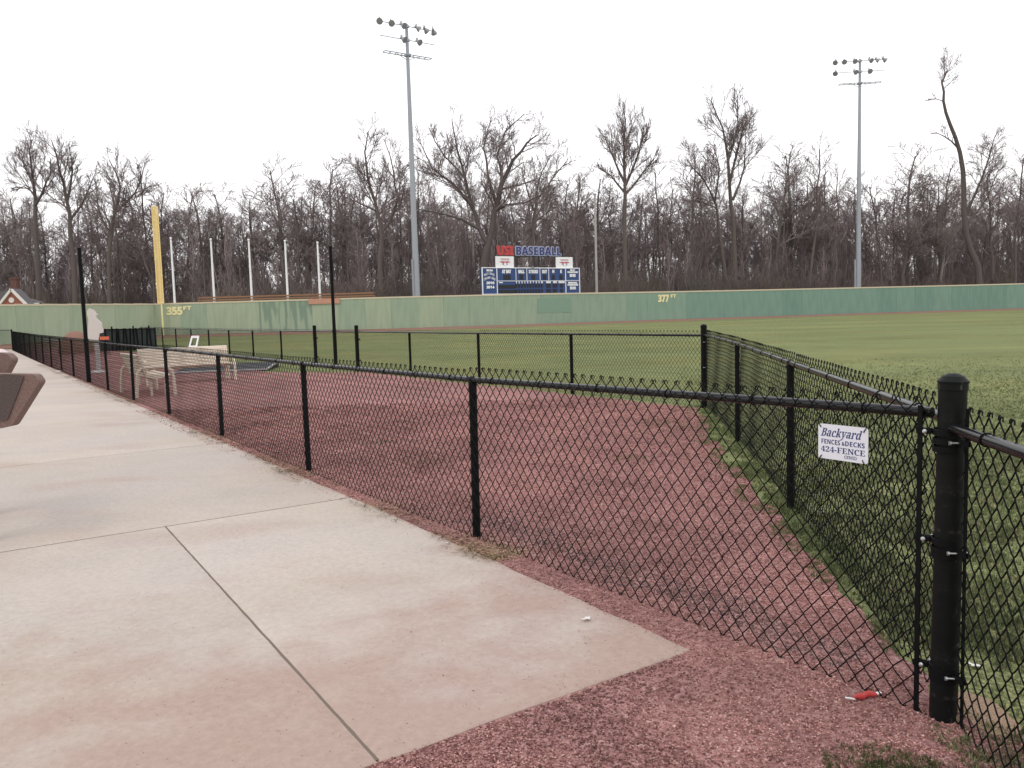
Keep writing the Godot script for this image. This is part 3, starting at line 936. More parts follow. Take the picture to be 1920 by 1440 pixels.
	for i in 46:
		var p := Vector3(tr.randf_range(-1.6, 1.6), -.1, tr.randf_range(-1.2, 1.2))
		var hgt := tr.randf_range(1.6, 5.2)
		var d := Vector3(tr.randf_range(-.3, .3), 1, tr.randf_range(-.3, .3)).normalized()
		var pts := PackedVector3Array([p]); var rr := PackedFloat32Array([.022])
		for k in 3:
			d = (d + Vector3(tr.randf_range(-.25, .25), 0, tr.randf_range(-.25, .25))).normalized()
			p += d * hgt / 3; pts.append(p); rr.append(.022 - .005 * (k + 1))
		cl.tube(pts, rr, 3, false)
		for k in 7:
			var f := tr.randf_range(.3, .95)
			var a := pts[0].lerp(pts[3], f)
			var e := Vector3(tr.randf_range(-1, 1), tr.randf_range(.2, 1.2), tr.randf_range(-1, 1)).normalized()
			var l := tr.randf_range(.5, 1.5)
			cl.tube(PackedVector3Array([a, a + e * l * .5, a + e * l + Vector3(tr.randf_range(-.2, .2), .15, 0)]), PackedFloat32Array([.014, .012, .009]), 3, false)
	var um := StandardMaterial3D.new()
	um.vertex_color_use_as_albedo = true; um.roughness = 1.0
	var mm := MultiMesh.new()
	mm.transform_format = MultiMesh.TRANSFORM_3D; mm.use_colors = true
	mm.mesh = cl.mesh()
	var wl := wall_line()
	var n := 3400
	mm.instance_count = n
	for i in n:
		var x := tr.randf_range(-120, 130)
		var back := 17.0 + 62.0 * pow(tr.randf(), 1.2)
		var wz := -75.0 - clampf((x - 2) * .35, 0, 24)
		var z := wz - back - (14.0 if x < -40 else 0.0)
		var s := tr.randf_range(.55, 1.25)
		mm.set_instance_transform(i, Transform3D(Basis(Vector3.UP, tr.randf() * TAU).scaled(Vector3(s, s * tr.randf_range(.8, 1.4), s)), gp(x, z)))
		var c := tr.randf_range(.7, 1.3)
		var tint: Vector3 = [Vector3(.17, .132, .125), Vector3(.185, .142, .125), Vector3(.15, .124, .122), Vector3(.24, .19, .17), Vector3(.16, .145, .11)][tr.randi() % 5]
		mm.set_instance_color(i, Color(tint.x * c, tint.y * c, tint.z * c))
	var ug := MultiMeshInstance3D.new()
	ug.name = "undergrowth"; ug.multimesh = mm; ug.material_override = um
	add_child(ug)
	var sap := generic_tree(300, 12.0, .2, 15, 2.6, .1, .6, .2)
	sap.b.tube(PackedVector3Array([Vector3(.9, -.3, .5), Vector3(1.2, 4, .3), Vector3(1.5, 8.5, .9)]), PackedFloat32Array([.07, .05, .025]), 4, false)
	var k0 := sap.t.v.size()
	sap.t.v.append_array(sap.b.v); sap.t.n.append_array(sap.b.n)
	for q in sap.b.ix: sap.t.ix.append(q + k0)
	var sm := MultiMesh.new()
	sm.transform_format = MultiMesh.TRANSFORM_3D; sm.use_colors = true
	sm.mesh = sap.t.mesh(); sm.instance_count = 1300
	for i in 1300:
		var x := tr.randf_range(-125, 135)
		var z := -75.0 - clampf((x - 2) * .35, 0, 24) - (22.0 + 75.0 * tr.randf()) - (10.0 if x < -40 else 0.0)
		var s := tr.randf_range(.65, 1.15)
		sm.set_instance_transform(i, Transform3D(Basis(Vector3.UP, tr.randf() * TAU).scaled(Vector3(s, s * tr.randf_range(.9, 1.2), s)), gp(x, z)))
		var c := tr.randf_range(.75, 1.25)
		sm.set_instance_color(i, Color(.25 * c, .203 * c, .2 * c))
	var sg := MultiMeshInstance3D.new()
	sg.name = "sapling_thicket"; sg.multimesh = sm; sg.material_override = um
	add_child(sg)
	tag(sg, "thicket of thin bare young trees crowding between the trunks of the wood", "thicket", "", "stuff")
	tag(ug, "tangled bare brown brush and saplings filling the wood behind the wall", "undergrowth", "", "stuff")

func woodland_tree(meshes: Array, i: int, foot: Vector3, s: float, k: int, rng: RandomNumberGenerator, label: String, group: String):
	var o := thing("bare_tree", label, "tree", foot, rng.randf() * TAU, group)
	var w := s * rng.randf_range(1.15, 1.6)
	o.scale = Vector3(w, s, w)
	part("trunk", meshes[i][0], M.bark[k], o)
	part("crown", meshes[i][1], M.twig[k], o)

# ---------------------------------------------------------------- things beyond the wall
func floodlight_pole(label: String, foot: Vector3, H: float, yaw: float, upper: Array, lower: Array):
	var o := thing("floodlight_pole", label, "floodlight", foot, yaw, "floodlight poles")
	var b := MB.new()
	b.lathe(Vector3.ZERO, Vector3.UP, [Vector2(.36, -.4), Vector2(.34, 4), Vector2(.29, 10), Vector2(.29, 10.02), Vector2(.245, 17), Vector2(.2, 22), Vector2(.2, 22.02), Vector2(.15, H), Vector2(.001, H + .03)], 18)
	part("shaft", b.mesh(), M.galv, o)
	b = MB.new(); b.box(Vector3(-.42, 2.6 + 2.2, .1), Vector3(.16, 4.2, .12))
	part("cable_duct", b.mesh(), M.galv, o)
	for y in [H - .25, H - 1.55]:
		b = MB.new()
		b.bar(Vector3(-2.95, y, .12), Vector3(2.95, y, .12), .06, .06)
		b.box(Vector3(0, y, 0), Vector3(.42, .2, .42))
		part("crossarm", b.mesh(), M.galv, o)
	# service platform: a ladder of angle bars lying flat
	var pl := MB.new()
	var py := H - 2.95
	for z in [-.28, .28]: pl.bar(Vector3(-2.5, py, z), Vector3(2.5, py, z), .06, .08)
	for i in 9: pl.bar(Vector3(-2.5 + i * .625, py, -.28), Vector3(-2.5 + i * .625, py, .28), .05, .05, Vector3.UP)
	for s in [-1.0, 1.0]: pl.bar(Vector3(0, py - .5, 0), Vector3(s * 1.1, py, 0), .05, .05)
	pl.box(Vector3(0, py, 0), Vector3(.5, .25, .5))
	part("service_platform", pl.mesh(), M.galv, o)
	for r in 2:
		for q in [upper, lower][r]:
			var y := (H - .25) if r == 0 else (H - 1.55)
			var c := Vector3(q[0], y + .02, .22)
			var aim := Vector3(q[1], -.62, q[2]).normalized()
			var h := MB.new()
			h.lathe(c, aim, [Vector2(.001, -.26), Vector2(.1, -.24), Vector2(.12, -.05), Vector2(.15, .02), Vector2(.25, .17), Vector2(.3, .32), Vector2(.315, .35), Vector2(.29, .35), Vector2(.27, .335)], 16)
			var lamp := part("floodlight", h.mesh(), M.lamp, o)
			h = MB.new(); h.lathe(c, aim, [Vector2(.28, .33), Vector2(.15, .345), Vector2(.001, .35)], 16)
			part("lens", h.mesh(), M.lampglass, lamp)
			h = MB.new(); h.box(c + Vector3(0, .2, -.1), Vector3(.1, .34, .08)); h.rod(c - aim * .2, c - aim * .2 + Vector3(0, .3, -.05), .03, 6)
			part("bracket", h.mesh(), M.lamp, lamp)

func build_far_things():
	# foul pole
	var fx := cam_point(302, 560, 74.2)
	var o := thing("foul_pole", "tall yellow foul pole with screened wing at the corner of the wall", "pole", gp(fx.x, -74.2))
	var b := MB.new()
	b.lathe(Vector3.ZERO, Vector3.UP, [Vector2(.075, -.3), Vector2(.075, 12.0), Vector2(.001, 12.02)], 12)
	part("shaft", b.mesh(), M.paleyellow, o)
	b = MB.new()
	for x in [-.27, .27]: b.bar(Vector3(x, 3.15, .1), Vector3(x, 11.95, .1), .06, .06, Vector3.BACK)
	for y in [3.15, 6.1, 9.0, 11.95]: b.bar(Vector3(-.27, y, .1), Vector3(.27, y, .1), .055, .055)
	part("wing_frame", b.mesh(), M.yellow, o)
	b = MB.new()
	for i in 176: b.box(Vector3(0, 3.18 + i * .05, .1), Vector3(.48, .036, .012))
	part("wing_screen", b.mesh(), M.yellow, o)
	# five flagpoles
	for q in [[320, 447, "bare white flagpole right next to the yellow foul pole"], [395, 449, "second white flagpole along from the yellow foul pole"], [466, 450, "middle white flagpole of the row of five"], [534, 452, "fourth white flagpole along from the yellow foul pole"], [595, 455, "last white flagpole of the row, above the faded pinkish board"]]:
		var top := cam_point(q[0], q[1], 79)
		var f := thing("flagpole", q[2], "flagpole", gp(top.x, -79), 0, "white flagpoles in a row")
		var h := top.y - gh(-79)
		b = MB.new()
		b.lathe(Vector3.ZERO, Vector3.UP, [Vector2(.12, -.3), Vector2(.11, 3), Vector2(.075, h - .12), Vector2(.001, h - .11)], 12)
		part("shaft", b.mesh(), M.white, f)
		b = MB.new()
		b.lathe(Vector3(0, h, 0), Vector3.UP, [Vector2(.001, -.12), Vector2(.085, -.085), Vector2(.12, 0), Vector2(.085, .085), Vector2(.001, .12)], 12)
		part("ball_finial", b.mesh(), M.white, f)
		b = MB.new()
		b.rod(Vector3(.13, 1.3, .02), Vector3(.1, h - .2, .02), .008, 4)
		part("halyard", b.mesh(), M.white, f)
	# timber rail deck behind the wall
	var d := thing("timber_railing", "weathered brown timber railing with two long planks above the green wall", "railing", Vector3.ZERO)
	for r in 2:
		for i in 9:
			b = MB.new()
			b.box(Vector3(-29.4 + i * 1.9, gh(-78) + 3.38 + r * .27, -78.0 - r * .35), Vector3(1.88, .13, .3))
			part("plank", b.mesh(), M.timber, d)
	for i in 10:
		b = MB.new()
		b.box(Vector3(-30.3 + i * 1.9, gh(-78) + 1.7, -78.25), Vector3(.14, 3.5, .14))
		part("post", b.mesh(), M.timber, d)
	# floodlights
	var p1 := cam_point(782, 560, 80)
	floodlight_pole("tall grey floodlight pole standing just left of the scoreboard", gp(p1.x, -80), 29.55, deg_to_rad(33), [[-2.9, -.5, .9], [-1.75, -.2, 1], [-.6, .5, .9], [1.0, .9, .4], [1.9, .8, -.2], [2.8, .6, -.6]], [[-.6, .5, .8], [1.05, .4, .9]])
	var p2 := cam_point(1609, 540, 102)
	floodlight_pole("tall grey floodlight pole behind the wall, set among the trees", gp(p2.x, -102), 31.6, deg_to_rad(-6), [[-2.95, -.5, .8], [-1.95, -.2, 1], [-.75, .1, 1], [1.1, .5, .8], [1.9, .8, .2], [2.75, .9, -.2]], [[-2.95, -.4, .7], [-.7, .3, .9], [1.05, .1, 1]])
	# thin grey pole right of the scoreboard
	var tp := cam_point(1119, 553, 92)
	o = thing("net_mast", "thin pale grey mast standing right of the scoreboard", "pole", gp(tp.x, -92))
	b = MB.new()
	b.lathe(Vector3.ZERO, Vector3.UP, [Vector2(.15, -.3), Vector2(.14, 6), Vector2(.11, 14.6), Vector2(.001, 14.62)], 12)
	part("shaft", b.mesh(), mat(.4, .38, .36, .6), o)
	b = MB.new(); b.lathe(Vector3(0, 14.45, 0), Vector3.UP, [Vector2(.11, 0), Vector2(.17, .02), Vector2(.17, .15), Vector2(.001, .2)], 12)
	part("cap", b.mesh(), M.galv, o)
	build_scoreboard()
	build_house()

func sbx(f: float) -> float: return 12.05 * (f * 82.0 / (88.0 - 6.0 * f))

func build_scoreboard():
	var o := thing("scoreboard", "blue baseball scoreboard with white lettering, panels and red and blue letters on top", "scoreboard")
	o.transform = Transform3D(Basis(Vector3(.867, 0, -.498), Vector3.UP, Vector3(.498, 0, .867)), Vector3(-2.72, 3.98, -82))
	var W := 12.05; var H := 2.72
	var b := MB.new(); b.box(Vector3(W / 2, H / 2, -.2), Vector3(W, H, .36))
	part("cabinet", b.mesh(), M.blue, o)
	b = MB.new()
	b.box(Vector3(W / 2, H + .0, 0), Vector3(W + .1, .09, .1)); b.box(Vector3(W / 2, 0, 0), Vector3(W + .1, .09, .1))
	for f in [0.0, 1.0]: b.box(Vector3(W * f, H / 2, .001), Vector3(.09, H - .09, .1))
	part("frame", b.mesh(), M.white, o)
	b = MB.new()
	for f in [.151, .858]: b.box(Vector3(sbx(f), H / 2, 0), Vector3(.09, H - .1, .06))
	for f in [.347, .459, .595, .685]: b.box(Vector3(sbx(f), H * .755, 0), Vector3(.055, H * .49 - .1, .06))
	b.box(Vector3((sbx(.151) + sbx(.858)) / 2, H * .5, 0), Vector3(sbx(.858) - sbx(.151) - .1, .055, .05))
	b.box(Vector3((sbx(.858) + W) / 2, H * .51, 0), Vector3(W - sbx(.858) - .1, .055, .05))
	part("divider", b.mesh(), M.white, o)
	# number windows
	var wins := []
	for q in [[.255, .07], [.404, .036], [.527, .036], [.642, .034], [.732, .032], [.812, .032]]: wins.append([q[0], .64, q[1], .19])
	for i in 10:
		for y in [.31, .1]: wins.append([.348 + i * .0293, y, .019, .15])
	for q in [[.68, .047], [.747, .047], [.815, .026]]:
		for y in [.31, .1]: wins.append([q[0], y, q[1], .16])
	for y in [.28, .09]: wins.append([.25, y, .165, .14])
	for q in wins:
		var m := MB.new()
		m.box(Vector3.ZERO, Vector3(12.05 * q[2], H * q[3], .03))
		part("number_window", m.mesh(), M.dark, o, Vector3(sbx(q[0]), H * q[1], .0))
	var put := func(s: String, f: float, y: float, cap: float, width: float, m: Material, font: Font):
		part("lettering", text_mesh(s, cap * .92, font, .02, width * .95, 0.0, .016), m, o, Vector3(sbx(f), H * y, .02))
	put.call("AT BAT", .25, .86, .38, 1.12, M.white, sansb); put.call("BALL", .404, .86, .38, .78, M.white, sansb)
	put.call("STRIKE", .527, .86, .38, 1.18, M.white, sansb); put.call("OUT", .642, .86, .38, .64, M.white, sansb)
	put.call("H", .732, .87, .36, .24, M.white, sansb); put.call("E", .812, .87, .36, .2, M.white, sansb)
	for i in 10: put.call(str(i + 1), .348 + i * .0293, .445, .22, .1 if i < 9 else .2, M.white, sansb)
	put.call("RUNS", .68, .445, .22, .58, M.white, sansb); put.call("HITS", .747, .445, .22, .5, M.white, sansb); put.call("ERRORS", .815, .445, .22, .8, M.white, sansb)
	put.call("GUEST", .19, .44, .1, .44, M.white, sansb)
	put.call("NCAA", .077, .9, .2, .75, M.white, sansb)
	arc(o, "NATIONAL", Vector3(sbx(.074), H * .505, .02), 1.15, .24, 1.15)
	arc(o, "CHAMPIONS", Vector3(sbx(.074), H * .35, .02), 1.15, .24, 1.3)
	put.call("2010", .08, .43, .27, .95, M.white, sansb); put.call("2014", .08, .27, .27, .95, M.white, sansb)
	put.call("GLVC", .93, .92, .17, .65, M.white, sansb); put.call("CHAMPIONS", .93, .84, .17, 1.4, M.white, sansb)
	put.call("2002 2006", .93, .74, .14, .8, M.white, sansb); put.call("2007 2012", .93, .68, .14, .8, M.white, sansb)
	put.call("REGIONAL", .93, .42, .19, 1.25, M.white, sansb); put.call("CHAMPIONS", .93, .335, .17, 1.45, M.white, sansb)
	put.call("2007 2010", .93, .24, .14, .8, M.white, sansb); put.call("2014 2011", .93, .18, .14, .8, M.white, sansb)
	# white emblem boards
	var pink := mat(.5, .14, .17, .6)
	for f in [.24, .853]:
		var bw := 2.16
		b = MB.new(); b.box(Vector3.ZERO, Vector3(bw, 1.14, .1))
		var pn := part("emblem_board", b.mesh(), M.white, o, Vector3(sbx(f), H + .62, -.1))
		b = MB.new()
		b.slab(PackedVector2Array([Vector2(-.72, -.02), Vector2(-.3, .08), Vector2(0, .02), Vector2(.3, .08), Vector2(.72, -.02), Vector2(.35, -.1), Vector2(.2, -.2), Vector2(-.2, -.2), Vector2(-.35, -.1)]), .05, .062)
		part("emblem_wings", b.mesh(), pink, pn)
		b = MB.new()
		b.slab(PackedVector2Array([Vector2(-.4, -.2), Vector2(.4, -.2), Vector2(.2, -.38), Vector2(-.05, -.42), Vector2(-.2, -.34)]), .05, .06)
		part("emblem_tail", b.mesh(), mat(.25, .25, .28, .6), pn)
		b = MB.new(); b.lathe(Vector3(.02, -.25, .062), Vector3.BACK, [Vector2(.16, 0), Vector2(.16, .008), Vector2(.001, .008)], 16)
		part("emblem_ball", b.mesh(), M.white, pn)
		for y in [.3, .19]:
			part("emblem_lettering", text_mesh("EAGLES" if y < .25 else "SCREAMING", .085, sansb, .01, .95 if y < .25 else 1.1), pink, pn, Vector3(0, y, .058))
	# big letters on top
	var s1 := text_mesh("USI", .9, sansb, .12, 1.85, 0.0, .06)
	part("sign_lettering", s1, M.red, o, Vector3(sbx(.25), H + 1.78, -.1))
	var rim := mat(.42, .44, .6, .5)
	part("sign_lettering", text_mesh("BASEBALL", .9, sansb, .1, 5.6, 0.0, .085), rim, o, Vector3(sbx(.594), H + 1.78, -.12))
	part("sign_lettering", text_mesh("BASEBALL", .88, sansb, .04, 5.6), M.navy, o, Vector3(sbx(.594), H + 1.78, -.045))
	b = MB.new()
	b.bar(Vector3(sbx(.15), H + 1.22, -.25), Vector3(sbx(.86), H + 1.22, -.25), .08, .08)
	for f in [.16, .38, .6, .85]: b.bar(Vector3(sbx(f), H - .1, -.3), Vector3(sbx(f), H + 2.1, -.3), .08, .08, Vector3.BACK)
	part("letter_frame", b.mesh(), M.dark, o)
	for f in [.1, .5, .9]:
		b = MB.new(); b.box(Vector3(W * f, -1.7, -.25), Vector3(.35, 3.5, .3))
		part("support_post", b.mesh(), M.dark, o)
	b = MB.new(); b.lathe(Vector3(W * .5, H + .02, .12), Vector3(0, -.2, 1), [Vector2(.001, -.1), Vector2(.1, -.08), Vector2(.14, .1), Vector2(.001, .1)], 10)
	part("horn", b.mesh(), M.galv, o)

func arc(o: Node, s: String, c: Vector3, r: float, cap: float, width: float):
	var n := s.length()
	var span := width / r
	for i in n:
		var a := (float(i) / (n - 1) - .5) * span
		var l := part("arched_letter", text_mesh(s[i], cap, sansb, .02, width / n * (.82 if s[i] != "I" else .3)), M.white, o)
		l.transform = Transform3D(Basis(Vector3.BACK, -a * .6), c + Vector3(sin(a) * r, (cos(a) - 1.0) * r + .75, 0))

func build_house():
	var g0 := cam_point(22, 543, 88)
	var o := thing("brick_house", "red brick house with white trimmed gable and chimney beyond the wall", "house", gp(g0.x, -88))
	var y := gh(-88)
	var ap := g0.y - y
	var hw := 1.75; var ev := ap - 2.0
	var m := MB.new()
	m.slab(PackedVector2Array([Vector2(-hw, -.3), Vector2(hw, -.3), Vector2(hw, ev), Vector2(0, ap - .15), Vector2(-hw, ev)]), -1.5, 0)
	part("gable_wall", m.mesh(), M.brick, o)
	m = MB.new(); m.box(Vector3(-4.9, (ev - .3) / 2, -5.7), Vector3(10.6, ev + .2, 5.0))
	part("wall", m.mesh(), M.brick, o)
	for s in [-1.0, 1.0]:
		m = MB.new()
		m.bar(Vector3(0, ap, .08), Vector3(s * (hw + .35), ev - .35, .08), .25, .24, Vector3.BACK)
		part("barge_board", m.mesh(), M.trim, o)
		m = MB.new()
		m.quad(Vector3(0, ap + .12, .1), Vector3(s * (hw + .4), ev - .3, .1), Vector3(s * (hw + .4), ev - .3, -1.7), Vector3(0, ap + .12, -1.7), Vector3(s * .75, .66, 0))
		m.quad(Vector3(0, ap + .02, .1), Vector3(s * (hw + .4), ev - .4, .1), Vector3(s * (hw + .4), ev - .4, -1.7), Vector3(0, ap + .02, -1.7), Vector3(-s * .75, -.66, 0))
		part("gable_roof", m.mesh(), M.roof, o)
	m = MB.new()
	m.slab(PackedVector2Array([Vector2(-9.6, ap - .1), Vector2(-9.6, ap - 1.5), Vector2(1.85, ap - 1.5), Vector2(1.8, ap - 1.38), Vector2(-.3, ap - .77), Vector2(-.9, ap - .1)]), -2.9, -1.75)
	var rf := part("main_roof", m.mesh(), M.roof, o)
	m = MB.new(); m.box(Vector3(-3.9, ap - 1.58, -1.6), Vector3(11.6, .26, .25))
	part("eaves_board", m.mesh(), M.trim, rf)
	m = MB.new(); m.box(Vector3(-2.75, ap - .3, -5.2), Vector3(.7, 3.6, .7)); m.box(Vector3(-2.75, ap + 1.5, -5.2), Vector3(.82, .18, .82))
	part("chimney", m.mesh(), mat(.14, .07, .055, .9), o)
	m = MB.new(); m.lathe(Vector3(-.1, ap - 1.15, .02), Vector3.BACK, [Vector2(.3, 0), Vector2(.3, .05), Vector2(.22, .05), Vector2(.22, .03), Vector2(.001, .03)], 16)
	part("round_vent", m.mesh(), M.trim, o)

# ---------------------------------------------------------------- things in the bullpen
func bench(label: String, at: Vector3, turn: float, L: float):
	# local x along the bench, +z the way it faces
	var o := thing("park_bench", label, "bench", at, turn, "cream slatted benches")
	var hx := L / 2
	for i in 6:
		var f := i / 5.0
		var b := MB.new()
		b.box(Vector3(0, .45 - .05 * sin(f * PI) + .02 * f, -.2 + f * .44), Vector3(L, .03, .084), Basis(Vector3.RIGHT, (f - .5) * -.5))
		part("seat_slat", b.mesh(), M.cream, o)
	for i in 6:
		var f := i / 5.0
		var b := MB.new()
		b.box(Vector3(0, .5 + f * .4, -.25 - f * .13), Vector3(L, .074, .03), Basis(Vector3.RIGHT, -.3))
		part("back_slat", b.mesh(), M.cream, o)
	var tr := MB.new()
	tr.rod(Vector3(-hx, .93, -.4), Vector3(hx, .93, -.4), .03, 8)
	part("top_roll", tr.mesh(), M.cream, o)
	for s in [-1.0, 1.0]:
		var x: float = s * (hx - .04)
		var b := MB.new()
		var p := PackedVector3Array([Vector3(x, -.05, .36), Vector3(x, .4, .34), Vector3(x, .56, .31), Vector3(x, .63, .23), Vector3(x, .655, .1), Vector3(x, .655, -.2), Vector3(x, .63, -.34), Vector3(x, .55, -.41), Vector3(x, .35, -.43), Vector3(x, -.05, -.46)])
		var rr := PackedFloat32Array(); rr.resize(p.size()); rr.fill(.038)
		b.tube(p, rr, 10)
		part("arm_frame", b.mesh(), M.cream, o)
		b = MB.new()
		b.slab(PackedVector2Array([Vector2(-.43, .93), Vector2(-.34, .93), Vector2(-.2, .5), Vector2(.26, .47), Vector2(.26, .41), Vector2(-.2, .38), Vector2(-.29, .46)]), -.015, .015, Transform3D(Basis(Vector3.BACK, Vector3.UP, Vector3.RIGHT), Vector3(x - s * .05, 0, 0)))
		part("end_plate", b.mesh(), M.cream, o)
		for z in [-.12, .18]:
			b = MB.new(); b.rod(Vector3(x - s * .12, -.05, z), Vector3(x - s * .12, .42, z), .028, 8)
			part("leg", b.mesh(), M.cream, o)

func build_bullpen_things():
	var q := tw(18.9, .62)
	bench("cream slatted bench with tube arms, its back close against the path-side fence", gp(q.x, q.y, .012), atan2(FN.x, FN.y), 2.1)
	bench("cream slatted bench with tube arms set square across the bullpen", gp(-8.92, -21.97, .012), atan2(.61, .79), 2.4)
	# portable mound
	var o := thing("portable_mound", "low black portable pitching mound with bright metal edging on the gravel", "mound", gp(-9.6, -27.4, .014), .12)
	var b := MB.new()
	b.slab(PackedVector2Array([Vector2(-1.7, 0), Vector2(.6, 0), Vector2(.5, .16), Vector2(-1.7, .04)]), -1.45, 1.45, Transform3D(Basis(Vector3(0, 0, -1), Vector3.UP, Vector3.RIGHT), Vector3.ZERO))
	part("deck", b.mesh(), mat(.025, .027, .03, .8), o)
	b = MB.new()
	b.bar(Vector3(-1.5, .03, 1.73), Vector3(1.5, .03, 1.73), .05, .05)
	b.bar(Vector3(1.48, .05, 1.7), Vector3(1.48, .17, -.5), .05, .05)
	part("edging", b.mesh(), M.zinc, o)
	# white folding chair with open back
	o = thing("folding_chair", "white folding chair with open framed back behind the cream benches", "chair", gp(-12.75, -31.6, .0), -.35)
	o.scale = Vector3(.88, .92, .88)
	b = MB.new()
	for s in [-.2, .2]: b.bar(Vector3(s, .4, -.1), Vector3(s * .9, 1.15, -.42), .06, .045, Vector3.BACK)
	b.bar(Vector3(-.2, 1.13, -.415), Vector3(.2, 1.13, -.415), .05, .1); b.bar(Vector3(-.18, .72, -.25), Vector3(.18, .72, -.25), .04, .08)
	part("backrest", b.mesh(), M.white, o)
	b = MB.new(); b.box(Vector3(0, .44, .12), Vector3(.46, .04, .44))
	part("seat", b.mesh(), M.white, o)
	for s in [-.21, .21]:
		b = MB.new(); b.bar(Vector3(s, .44, -.02), Vector3(s, -.04, .38), .045, .04, Vector3.BACK)
		part("leg", b.mesh(), M.white, o)
		b = MB.new(); b.bar(Vector3(s, .5, .12), Vector3(s, -.04, -.32), .045, .04, Vector3.BACK)
		part("leg", b.mesh(), M.white, o)
	# pitcher's dummy: a white cut-out batter on a stand
	o = thing("batter_cutout", "white cut-out board shaped like a batter in a cap, standing on a post", "target board", gp(-14.27, -27.37, .01), -.1)
	b = MB.new()
	b.slab(PackedVector2Array([Vector2(-.12, 2.2), Vector2(-.02, 2.17), Vector2(.09, 2.1), Vector2(.12, 2.02), Vector2(.2, 1.98), Vector2(.13, 1.95), Vector2(.12, 1.88), Vector2(.16, 1.82), Vector2(.24, 1.76), Vector2(.31, 1.66), Vector2(.3, 1.56), Vector2(.34, 1.45), Vector2(.33, 1.36), Vector2(.2, 1.34), Vector2(.17, 1.26), Vector2(.13, 1.08), Vector2(-.22, 1.08), Vector2(-.23, 1.3), Vector2(-.2, 1.6), Vector2(-.16, 1.84), Vector2(-.2, 2.0), Vector2(-.19, 2.12)]), -.02, .02)
	part("figure_board", b.mesh(), mat(.58, .54, .5, .7), o)
	b = MB.new(); b.box(Vector3(.04, .56, -.05), Vector3(.13, 1.12, .06))
	part("post", b.mesh(), mat(.5, .48, .47, .6), o)
	b = MB.new(); b.lathe(Vector3(.04, 0, 0), Vector3.UP, [Vector2(.26, -.02), Vector2(.26, .03), Vector2(.1, .08), Vector2(.001, .09)], 16)
	part("base", b.mesh(), mat(.6, .58, .56, .6), o)
	# stacked black screen frames at the far end
	var l := cam_point(186, 640, 46); var r := cam_point(292, 640, 46)
	var wdt := r.x - l.x
	o = thing("screen_rack", "black rack of folded practice screens with slanting bars at the far end of the bullpen", "rack", gp(l.x, -46))
	b = MB.new(); b.box(Vector3(wdt * .5, .62, -.12), Vector3(wdt, 1.2, .03))
	var scm := mat(.05, .065, .06, .85)
	part("screen_cloth", b.mesh(), scm, o)
	b = MB.new(); b.bar(Vector3(0, 1.26, 0), Vector3(wdt, 1.22, 0), .07, .07)
	part("top_bar", b.mesh(), M.black, o)
	var zz := [0.0, .12, .23, .3, .36, .42, .5, .55, .62, .7, .76, .84, .93, 1.0]
	for i in zz.size():
		b = MB.new()
		var sl: float = [0, 0, .03, .07, -.06, .08, -.07, .03, .0, -.1, .02, .06, -.1, 0][i]
		b.bar(Vector3(wdt * zz[i], -.1, 0.02), Vector3(wdt * (zz[i] + sl * .35), 1.3 + (.12 if i in [2, 8, 12] else 0.0), .02), .06, .08, Vector3.BACK)
		part("bar", b.mesh(), M.black, o)
	# heap of red infield dirt
	var hp := cam_point(142, 640, 44)
	o = thing("dirt_heap", "rounded heap of red infield dirt behind the fence", "dirt heap", gp(hp.x, -44))
	b = MB.new()
	var hn := 24
	for j in 9:
		for i in hn:
			var a := TAU * i / hn; var f := j / 8.0
			var el := f * PI * .5
			var rr := .95 * cos(el) * (1 + .12 * n2(cos(a) * 2, sin(a) * 2 + f, .5)) + .002
			b.v.append(Vector3(cos(a) * rr, -.05 + 1.3 * sin(el) * (1 + .06 * n2(cos(a), sin(a) + f * 3, .4) * cos(el)), sin(a) * rr * .8)); b.n.append(Vector3(cos(a) * cos(el) * 1.3, sin(el), sin(a) * cos(el) * 1.3).normalized())
	for j in 8:
		for i in hn:
			var a := j * hn + i; var e := j * hn + (i + 1) % hn
			b.ix.append_array([a, e, a + hn, e, e + hn, a + hn])
	part("heap", b.mesh(), M.track, o)
	# orange bucket lid and white bag by the rack
	var op := cam_point(196, 634, 40)
	o = thing("orange_barrier", "small orange plastic barrier plank near the black screen rack", "barrier", gp(op.x, -40), .1)
	b = MB.new(); b.box(Vector3(0, op.y - gh(-40), 0), Vector3(.42, .16, .05))
	part("plank", b.mesh(), M.orange, o)
	for s in [-.16, .16]:
		b = MB.new(); b.bar(Vector3(s, -.03, -.15), Vector3(s, op.y - gh(-40) - .02, -.03), .02, .02, Vector3.BACK); b.bar(Vector3(s, -.03, .15), Vector3(s, op.y - gh(-40) - .02, -.0), .02, .02, Vector3.BACK)
		part("leg", b.mesh(), M.dark, o)
	# white bin on the path
	var bp := cam_point(-4, 660, 24)
	o = thing("litter_bin", "pale litter bin with domed lid standing on the concrete path", "bin", gp(bp.x, -24, .03))
	b = MB.new(); b.lathe(Vector3.ZERO, Vector3.UP, [Vector2(.26, 0), Vector2(.28, .02), Vector2(.29, .72), Vector2(.001, .72)], 20)
	part("body", b.mesh(), mat(.5, .42, .4, .7), o)
	b = MB.new(); b.lathe(Vector3(0, .72, 0), Vector3.UP, [Vector2(.3, 0), Vector2(.3, .05), Vector2(.26, .16), Vector2(.17, .25), Vector2(.001, .28)], 20)
	part("lid", b.mesh(), mat(.72, .6, .58, .6), o)

# ---------------------------------------------------------------- things near the camera
func on_fence(u: float, v: float) -> Vector3:
	var r := cam_point(u, v, 1.0) - Vector3(0, 1.66, 0)
	var nrm := Vector3(FN.x, 0, FN.y)
	var p0 := Vector3(A.x, 0, A.y) - nrm * .05
	var s := (p0 - Vector3(0, 1.66, 0)).dot(nrm) / r.dot(nrm)
	return Vector3(0, 1.66, 0) + r * s

